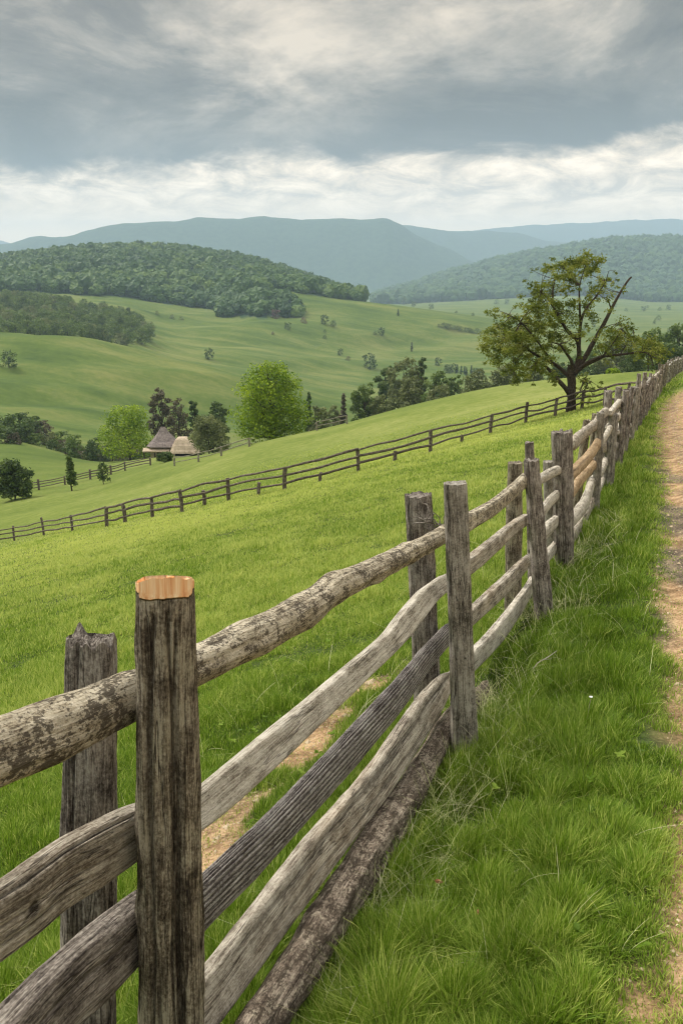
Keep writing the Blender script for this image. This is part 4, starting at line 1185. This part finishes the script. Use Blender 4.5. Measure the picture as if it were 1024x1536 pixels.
def grass_field():
    parts = []
    specs_ = [(1.3, 4.2, 430000, 3, -31, 31), (4.2, 12, 400000, 2, -31, 31), (12, 34, 300000, 2, -31, 31), (34, 75, 130000, 2, -31, 31),
              (.9, 5, 110000, 2, -66, -31), (5, 30, 90000, 2, -66, -31), (.9, 5, 60000, 2, 31, 66), (5, 30, 50000, 2, 31, 66)]
    V4 = []; F4 = []; F3 = []; TT = []; n0 = 0
    for r0, r1, N, seg, a0, a1 in specs_:
        r = np.exp(RNG.uniform(math.log(r0), math.log(r1), N))
        th = RNG.uniform(R(a0), R(a1), N)
        x = r * np.sin(th); y = r * np.cos(th)
        rr = r
        c = .11 + .012 * rr
        c = np.round(c * 40) / 40 + 0
        c = np.where(rr < 4.2, .13, np.where(rr < 12, .2, np.where(rr < 34, .45, .9)))
        ix, iy = np.floor(x / c), np.floor(y / c)
        best = np.full(N, 9.0); bx = x.copy(); by = y.copy(); hh = np.zeros(N)
        for a in (-1, 0, 1):
            for b in (-1, 0, 1):
                jx, jy = ix + a, iy + b
                qx = (jx + hash2(jx, jy, 1)) * c; qy = (jy + hash2(jx, jy, 2)) * c
                d = np.hypot(x - qx, y - qy) / c
                k = d < best; best = np.where(k, d, best); bx = np.where(k, qx, bx); by = np.where(k, qy, by); hh = np.where(k, hash2(jx, jy, 3), hh)
        fx = -1.08 + .404 * y
        fx = np.where(y > 9, 2.556 + .374 * (y - 9) + .00042 * (y - 9)**2, fx)
        e = road_edge(y)
        verge = sstep(-.05, .12, x - fx)        # 1 = track side of the fence
        mound = perlin(x / .55, y / .55, 30); big = perlin(x / 2.6, y / 2.6, 31)
        h_v = (.062 + .085 * hh + .062 * mound + .022 * big)
        h_f = (.060 + .06 * hh + .040 * mound + .035 * big)
        h = h_f * (1 - verge) + h_v * verge
        # longer uncut grass along the foot of the fence
        near_f = np.exp(-((x - fx - .05) / .22)**2)
        h = h + .10 * near_f * RNG.uniform(.2, 1, N)
        h = h * (1.15 - .55 * np.clip(best, 0, 1)) * RNG.uniform(.6, 1.25, N)
        dirt = np.maximum(road_dirt(x, y), trod_dirt(x, y))
        h = h * (1 - .65 * dirt) * (1 - .35 * verge * sstep(-.35, .05, x - e))
        h = h * (1 - .8 * np.exp(-((x - fx - .06) / .14)**2) * (y < 6.5))
        h = np.clip(h, .018, .34)
        h = h * (1 - .5 * sstep(.25, .6, -mound) * verge)
        keep = (RNG.uniform(0, 1, N) > sstep(46, 74, rr)) & (RNG.uniform(0, 1, N) > dirt * .82) & (RNG.uniform(0, 1, N) > .85 * sstep(.05, .4, mound * -1 - big * .4) * sstep(.35, .8, best) * verge)
        ax = np.arctan2(y - by, x - bx)
        wind = perlin(x / 1.1, y / 1.1, 33) * 2.2 + .6
        mixw = RNG.uniform(0, 1, N) < .38
        az = np.where(mixw, ax + RNG.normal(size=N)*.5, wind + RNG.normal(size=N)*1.5)
        lean = np.clip(.25 + .55 * best + RNG.normal(size=N) * .22, .05, 1.15)
        wbase = np.maximum(.0036, rr * .00088)
        w = wbase * RNG.uniform(.7, 1.35, N)
        patch = perlin(x / 3.5, y / 3.5, 40); patch2 = perlin(x / 13, y / 13, 41)
        tone = .40 + .14 * patch + .26 * patch2 * sstep(4, 16, rr) + .14 * perlin((x + .5*y) / 1.8, y / 5, 44) * sstep(3, 9, rr) + .12 * (hh - .5) + RNG.normal(size=N) * .18 + .26 * (1 - verge) * sstep(2, 9, rr) + .10 * mound
        tone = tone + .14 * sstep(8, 34, rr) + .5 * (RNG.uniform(0, 1, N) < .035 + .02 * (1 - verge))
        tone = np.clip(tone + .25 * dirt, 0, 1)
        x, y, h, w, az, lean, tone = [q[keep] for q in (x, y, h, w, az, lean, tone)]
        V, Q, T, tn = blades(x, y, h, w, az, lean, tone, seg)
        V4.append(V); F4 += [q + n0 for q in Q]; F3.append(T + n0); TT.append(tn); n0 += len(V)
    me = np_mesh('grass', np.concatenate(V4), [np.concatenate(F4), np.concatenate(F3)], dict(tone=np.concatenate(TT)), True)
    o = link('grass', me, M['grass']); tag(o, 'green meadow grass growing on the verge and the field', 'grass', kind='stuff')
    print('grass blades', n0)
grass_field()

def stalks():
    """pale dry stalks bending over the green, thick round the post feet"""
    N = 2700
    y = np.exp(RNG.uniform(math.log(1.7), math.log(9), N)); fx = -1.08 + .404 * y
    x = fx + .12 + np.abs(RNG.normal(size=N)) * .22
    k = RNG.uniform(0, 1, N) < .35
    x = np.where(k, fx + RNG.uniform(-1.6, 1.5, N), x)
    ctr = np.array([[.62, 3.75], [.75, 4.1], [.35, 3.2], [1.45, 5.9], [.1, 2.5], [2.05, 7.5]])
    j = RNG.integers(0, len(ctr), N); q = RNG.uniform(0, 1, N) < .38
    x = np.where(q, ctr[j, 0] + RNG.normal(size=N)*.13, x); y = np.where(q, ctr[j, 1] + RNG.normal(size=N)*.13, y)
    kk = (road_dirt(x, y) < .3); x, y = x[kk], y[kk]; n = len(x)
    V, Q, T, tn = blades(x, y, RNG.uniform(.10, .25, n), np.maximum(.0016, y*.0006), RNG.uniform(0, 6.28, n), RNG.uniform(.5, 1.5, n), RNG.uniform(0, 1, n)**1.5, 6)
    me = np_mesh('dry_grass', V, [np.concatenate(Q), T], dict(tone=tn), True)
    o = link('dry_grass', me, M['straw']); tag(o, 'pale dry grass stalks arching over the green grass by the fence', 'grass', kind='stuff')
stalks()

def gravel():
    N = 5200
    y = np.exp(RNG.uniform(math.log(1.9), math.log(32), N)); x = road_edge(y) + RNG.uniform(-.15, 1.5, N) * np.minimum(1, .4 + y / 9)
    k = RNG.uniform(0, 1, N) < .12
    y = np.where(k, RNG.uniform(2.2, 5.4, N), y); x = np.where(k, -1.88 + .404 * y + RNG.normal(size=N)*.12, x)
    m = np.maximum(road_dirt(x, y), trod_dirt(x, y)) > .35
    x, y = x[m], y[m]; n = len(x); z = H(x, y)
    s = RNG.uniform(.003, .009, n) * (1 + (RNG.uniform(0, 1, n) < .06) * 1.5) * (1 + y * .04)
    O = np.array([(1,0,0),(0,1,0),(-1,0,0),(0,-1,0),(0,0,.7),(0,0,-.5)], float)
    V = np.stack([x, y, z + .001], -1)[:, None, :] + O[None] * s[:, None, None] * RNG.uniform(.6, 1.3, (n, 6, 1))
    T = np.array([(0,1,4),(1,2,4),(2,3,4),(3,0,4),(1,0,5),(2,1,5),(3,2,5),(0,3,5)])
    Fq = (T[None] + (np.arange(n) * 6)[:, None, None]).reshape(-1, 3)
    me = np_mesh('gravel', V.reshape(-1, 3), [Fq], dict(tone=np.repeat(RNG.uniform(0, 1, n), 6)), False)
    tag(link('gravel', me, M['stone']), 'loose grit and small stones on the dirt track', 'gravel', kind='stuff')
gravel()

def ground_weeds():
    Vs = []; n = 0; T = []
    rg = np.random.default_rng(31)
    for c in range(260):
        y = math.exp(rg.uniform(math.log(1.9), math.log(9))); x = -1.08 + .404*y + rg.uniform(-2.2, 1.9)
        if road_dirt(np.array([x]), np.array([y]))[0] > .4: continue
        if abs(x - (-1.08 + .404*y)) < .16: continue
        z = H(x, y) + rg.uniform(.02, .09); tn = rg.uniform(.2, .9)
        for k in range(rg.integers(4, 9)):
            a = rg.uniform(0, 6.28); l = rg.uniform(.014, .032); w = l * rg.uniform(.22, .4); u = rg.uniform(.1, .7)
            d = np.array([math.cos(a), math.sin(a), 0]); e = np.array([-d[1], d[0], 0]); up = np.array([0, 0, 1.])
            o = np.array([x, y, z])
            Vs.append([o, o + d*l*.45 + e*w + up*l*u*.7, o + d*l + up*l*u*.8, o + d*l*.45 - e*w + up*l*u*.7]); T += [tn]*4
    V = np.array(Vs).reshape(-1, 3)
    me = np_mesh('ground_weeds', V, [np.arange(len(V)).reshape(-1, 4)], dict(tone=np.array(T)*.7), False)
    tag(link('ground_weeds', me, M['grass']), 'low broad-leaved weeds scattered through the near grass', 'weeds', kind='stuff')
ground_weeds()

# ------------------------------------------------------------------ small things
def small_things():
    # white flower head
    p = ground_hit(878, 1090, 1.2)
    root = empty('white_flower', p); tag(root, 'single small white flower standing in the verge grass', 'flower')
    mb = MB(); tube_mb(mb, [(0,0,-.02),(.004,0,.06),(.012,0,.15)], [.0016,.0014,.0012], 6, 1); link('stem', mb.mesh('stem'), M['leaf_lime_plain'] if 'leaf_lime_plain' in M else M['wood_tan'], root)
    V = []; Fq = []
    for k in range(16):
        a = k*2*math.pi/16; c, s = math.cos(a), math.sin(a); r = .009
        n = len(V)
        V += [(.012+c*.003-s*.002, s*.003+c*.002, .152), (.012+c*r*.7-s*.003, s*r*.7+c*.003, .158), (.012+c*r, s*r, .156), (.012+c*r*.7+s*.003, s*r*.7-c*.003, .158), (.012+c*.003+s*.002, s*.003-c*.002, .152)]
        Fq.append((n, n+1, n+2, n+3, n+4))
    quads_obj('petals', V, Fq, M['white'], root)
    # fallen twig on the verge
    g = ground_hit(800, 1018, 1.2); r = empty('fallen_twig', g); tag(r, 'thin pale fallen twig lying on the verge grass', 'twig')
    def L(px, py): return tuple(at(px, py, g.y) - g + Vector((0,0,.05)))
    mb = MB(); tube_mb(mb, [L(796,1018), L(806,1006), L(820,998), L(834,988)], [.004,.0036,.003,.002], 6, 2); tube_mb(mb, [L(812,1002), L(826,1000)], [.0025,.0015], 5, 3)
    link('stem', mb.mesh('stem'), M['wood_pale'], r)
    # dead leaves
    for k, (px, py, lb) in enumerate(((655,1335,'orange dead leaf caught in the grass near the bottom'), (713,1385,'faded brown dead leaf lower in the grass'), (594,1527,'tan dead leaf at the bottom edge'))):
        q = ground_hit(px, py + 25, 1.2) + Vector((0,0,.10))
        me = bpy.data.meshes.new('dead_leaf'); s = .013
        V = [(-s,0,0),(-.3*s,.5*s,.3*s),(.6*s,.45*s,.5*s),(1.3*s,0,.3*s),(.6*s,-.45*s,.1*s),(-.3*s,-.5*s,0),(.2*s,0,.55*s)]
        me.from_pydata(V, [], [(0,6,1),(1,6,2),(2,6,3),(3,6,4),(4,6,5),(5,6,0)]); me.update()
        o = link('dead_leaf', me, M['deadleaf'], None, q); o.rotation_euler = (.8, .3, k*1.3); tag(o, lb, 'leaf')
    # dry vine tangled on the post
    b = at(648, 790, 3.95); r = empty('dry_vine', b); tag(r, 'tangle of dry curled vine between the two squared grey posts', 'vine')
    rg = np.random.default_rng(9); mb = MB()
    for k in range(16):
        p = np.array(at(640 + rg.uniform(0, 12), 800 - rg.uniform(0, 30), 3.95) - b); P = [tuple(p)]
        a = rg.uniform(0, 6.28)
        for q in range(5):
            a += rg.uniform(-1.3, 1.3); p = p + np.array([math.cos(a)*.022, rg.uniform(-.012,.012), math.sin(a)*.022 + .004]); P.append(tuple(p))
        tube_mb(mb, P, [.0045,.003,.0016], 5, k)
    link('stem', mb.mesh('stem'), M['wood_purple'], r)
    # short leftover rail end behind the grey post
    # stones in the worn strip
    for k, (px, py, s, lb) in enumerate(((553,1026,.03,'pale flat stone at the top of the worn strip'),(430,1128,.016,'small tan stone on the worn strip behind the rails'),(395,1166,.02,'rounded pale pebble lower on the worn strip'))):
        q = ground_hit(px, py, 1.2); me = bpy.data.meshes.new('stone')
        rg = np.random.default_rng(k); nb = 14
        V = [(0,0,s*.5)]; Fq = []
        for (rr_, zz) in ((.6,.42),(1,.12),(1.02,-.2)):
            for a in range(nb): V.append((math.cos(a*2*math.pi/nb)*s*rr_*rg.uniform(.85,1.15), math.sin(a*2*math.pi/nb)*s*rr_*rg.uniform(.7,.95), s*zz*rg.uniform(.85,1.1)))
        for a in range(nb):
            b2 = (a+1) % nb; Fq.append((0, 1+a, 1+b2))
            for l_ in range(2): Fq.append((1+l_*nb+a, 1+(l_+1)*nb+a, 1+(l_+1)*nb+b2, 1+l_*nb+b2))
        me.from_pydata(V, [], Fq); me.update(); o = link('stone', me, M['stone'], None, q + Vector((0,0,.005))); tag(o, lb, 'stone')
small_things()

# ------------------------------------------------------------------ haze
def haze():
    mb = MB(); box(mb, -12500, 12500, -12500, 12500, -900, 590)
    t = NT('haze_air')
    v = t.n('ShaderNodeVolumePrincipled'); v.inputs['Color'].default_value = (.62, .80, 1.0, 1); v.inputs['Density'].default_value = HAZE
    v.inputs['Anisotropy'].default_value = 0.0
    m = t.out(v.outputs[0], 'Volume')
    o = link('haze', mb.mesh('haze', False), m); tag(o, 'pale haze in the valley air', 'haze', kind='stuff')
HAZE = 1 / 7200
haze()

# ------------------------------------------------------------------ sky
SUN_EL, SUN_AZ = R(52), R(-60)     # azimuth from +Y towards +X
def world():
    t = NT('World', True)
    sc.world = t.m
    tc = t.n('ShaderNodeTexCoord'); D = tc.outputs['Generated']
    sp = t.n('ShaderNodeSeparateXYZ'); t.set(sp.inputs[0], D)
    x, y, z = sp.outputs
    zz = t.math('ADD', t.math('MAXIMUM', z, 0.0), .30)
    cx = t.math('DIVIDE', x, zz); cy = t.math('DIVIDE', y, zz)
    cmb = t.n('ShaderNodeCombineXYZ'); t.set(cmb.inputs[0], cx); t.set(cmb.inputs[1], cy)
    Pq = cmb.outputs[0]
    rot = t.n('ShaderNodeMapping'); t.set(rot.inputs[0], Pq); rot.inputs['Rotation'].default_value = (0, 0, R(-24)); rot.inputs['Scale'].default_value = (.95, 1.0, 1)
    n1 = t.noise(rot.outputs[0], 1.9, 9, .62, .45)
    n2 = t.noise(rot.outputs[0], 6.5, 9, .66, .45)
    n3 = t.noise(t.vadd(rot.outputs[0], (5, 9, 0)), 1.0, 4, .5, .2)
    v = t.math('ADD', t.math('MULTIPLY', n1, .68), t.math('MULTIPLY', n2, .15))
    v = t.math('ADD', v, t.math('MULTIPLY', n3, .28))
    cloud = t.ramp(v, [(.46, (.088,.079,.071,1)), (.54, (.185,.164,.140,1)), (.60, (.37,.32,.26,1)), (.68, (.70,.59,.46,1))])
    # bright strip of thinner cloud above the horizon
    edge = t.math('ADD', .108, t.math('MULTIPLY', x, .055))
    edge = t.math('ADD', edge, t.math('MULTIPLY', t.math('SUBTRACT', n1, .5), .08))
    edge = t.math('ADD', edge, t.math('MULTIPLY', t.math('SUBTRACT', n2, .5), .03))
    k = t.mr(t.math('SUBTRACT', z, edge), -.012, .016, 0, 1, True)
    band = t.ramp(n2, [(.38, (.62,.52,.41,1)), (.50, (.98,.80,.60,1)), (.62, (1.30,1.07,.81,1))])
    band = t.mix(t.mr(z, .03, .075), (1.5,1.10,.68,1), band)
    # darker belly just above the strip
    belly = t.mr(t.math('SUBTRACT', z, edge), .0, .075, .62, 0, True)
    cl = t.mix(belly, cloud, (.095,.098,.10,1))
    col = t.mix(k, band, cl)
    # the cloud deck overhead, thinner and brighter (it lights the land)
    over = t.mr(z, .30, .75, 0, 1, True)
    col = t.mix(over, col, (1.4, 1.38, 1.32, 1))
    sky = t.n('ShaderNodeTexSky'); sky.sky_type = 'NISHITA'; sky.sun_disc = False; sky.sun_elevation = SUN_EL; sky.sun_rotation = SUN_AZ
    bg1 = t.n('ShaderNodeBackground'); t.set(bg1.inputs[0], col); bg1.inputs[1].default_value = SKY
    bg2 = t.n('ShaderNodeBackground'); t.set(bg2.inputs[0], sky.outputs[0]); bg2.inputs[1].default_value = .05
    mx = t.n('ShaderNodeMixShader'); mx.inputs[0].default_value = .06
    t.t.links.new(bg1.outputs[0], mx.inputs[1]); t.t.links.new(bg2.outputs[0], mx.inputs[2])
    o = t.n('ShaderNodeOutputWorld'); t.t.links.new(mx.outputs[0], o.inputs[0])
SKY = 1.0
world()
sun = bpy.data.lights.new('sun', 'SUN'); sun.energy = 2.6; sun.angle = R(11); sun.color = (1, .95, .87)
so = bpy.data.objects.new('sun', sun); COL.objects.link(so)
dv = Vector((math.sin(SUN_AZ)*math.cos(SUN_EL), math.cos(SUN_AZ)*math.cos(SUN_EL), math.sin(SUN_EL)))
so.rotation_euler = dv.to_track_quat('Z', 'Y').to_euler()

# ------------------------------------------------------------------ camera
cam = bpy.data.cameras.new('camera'); co = bpy.data.objects.new('camera', cam); COL.objects.link(co)
cam.sensor_fit = 'VERTICAL'; cam.sensor_height = 36; cam.lens = 36 * F / 1536
cam.clip_start = .05; cam.clip_end = 40000
co.rotation_euler = (R(90) - PITCH, 0, 0)
cam.dof.use_dof = True; cam.dof.focus_distance = 2.8; cam.dof.aperture_fstop = 16
sc.camera = co
sc.view_settings.view_transform = 'Standard'; sc.view_settings.look = 'None'
sc.view_settings.exposure = 0.45; sc.view_settings.gamma = 1
sc.cycles.use_denoising = True; sc.cycles.filter_width = 1.1
sc.cycles.max_bounces = 6; sc.cycles.diffuse_bounces = 3; sc.cycles.transmission_bounces = 4; sc.cycles.volume_bounces = 1
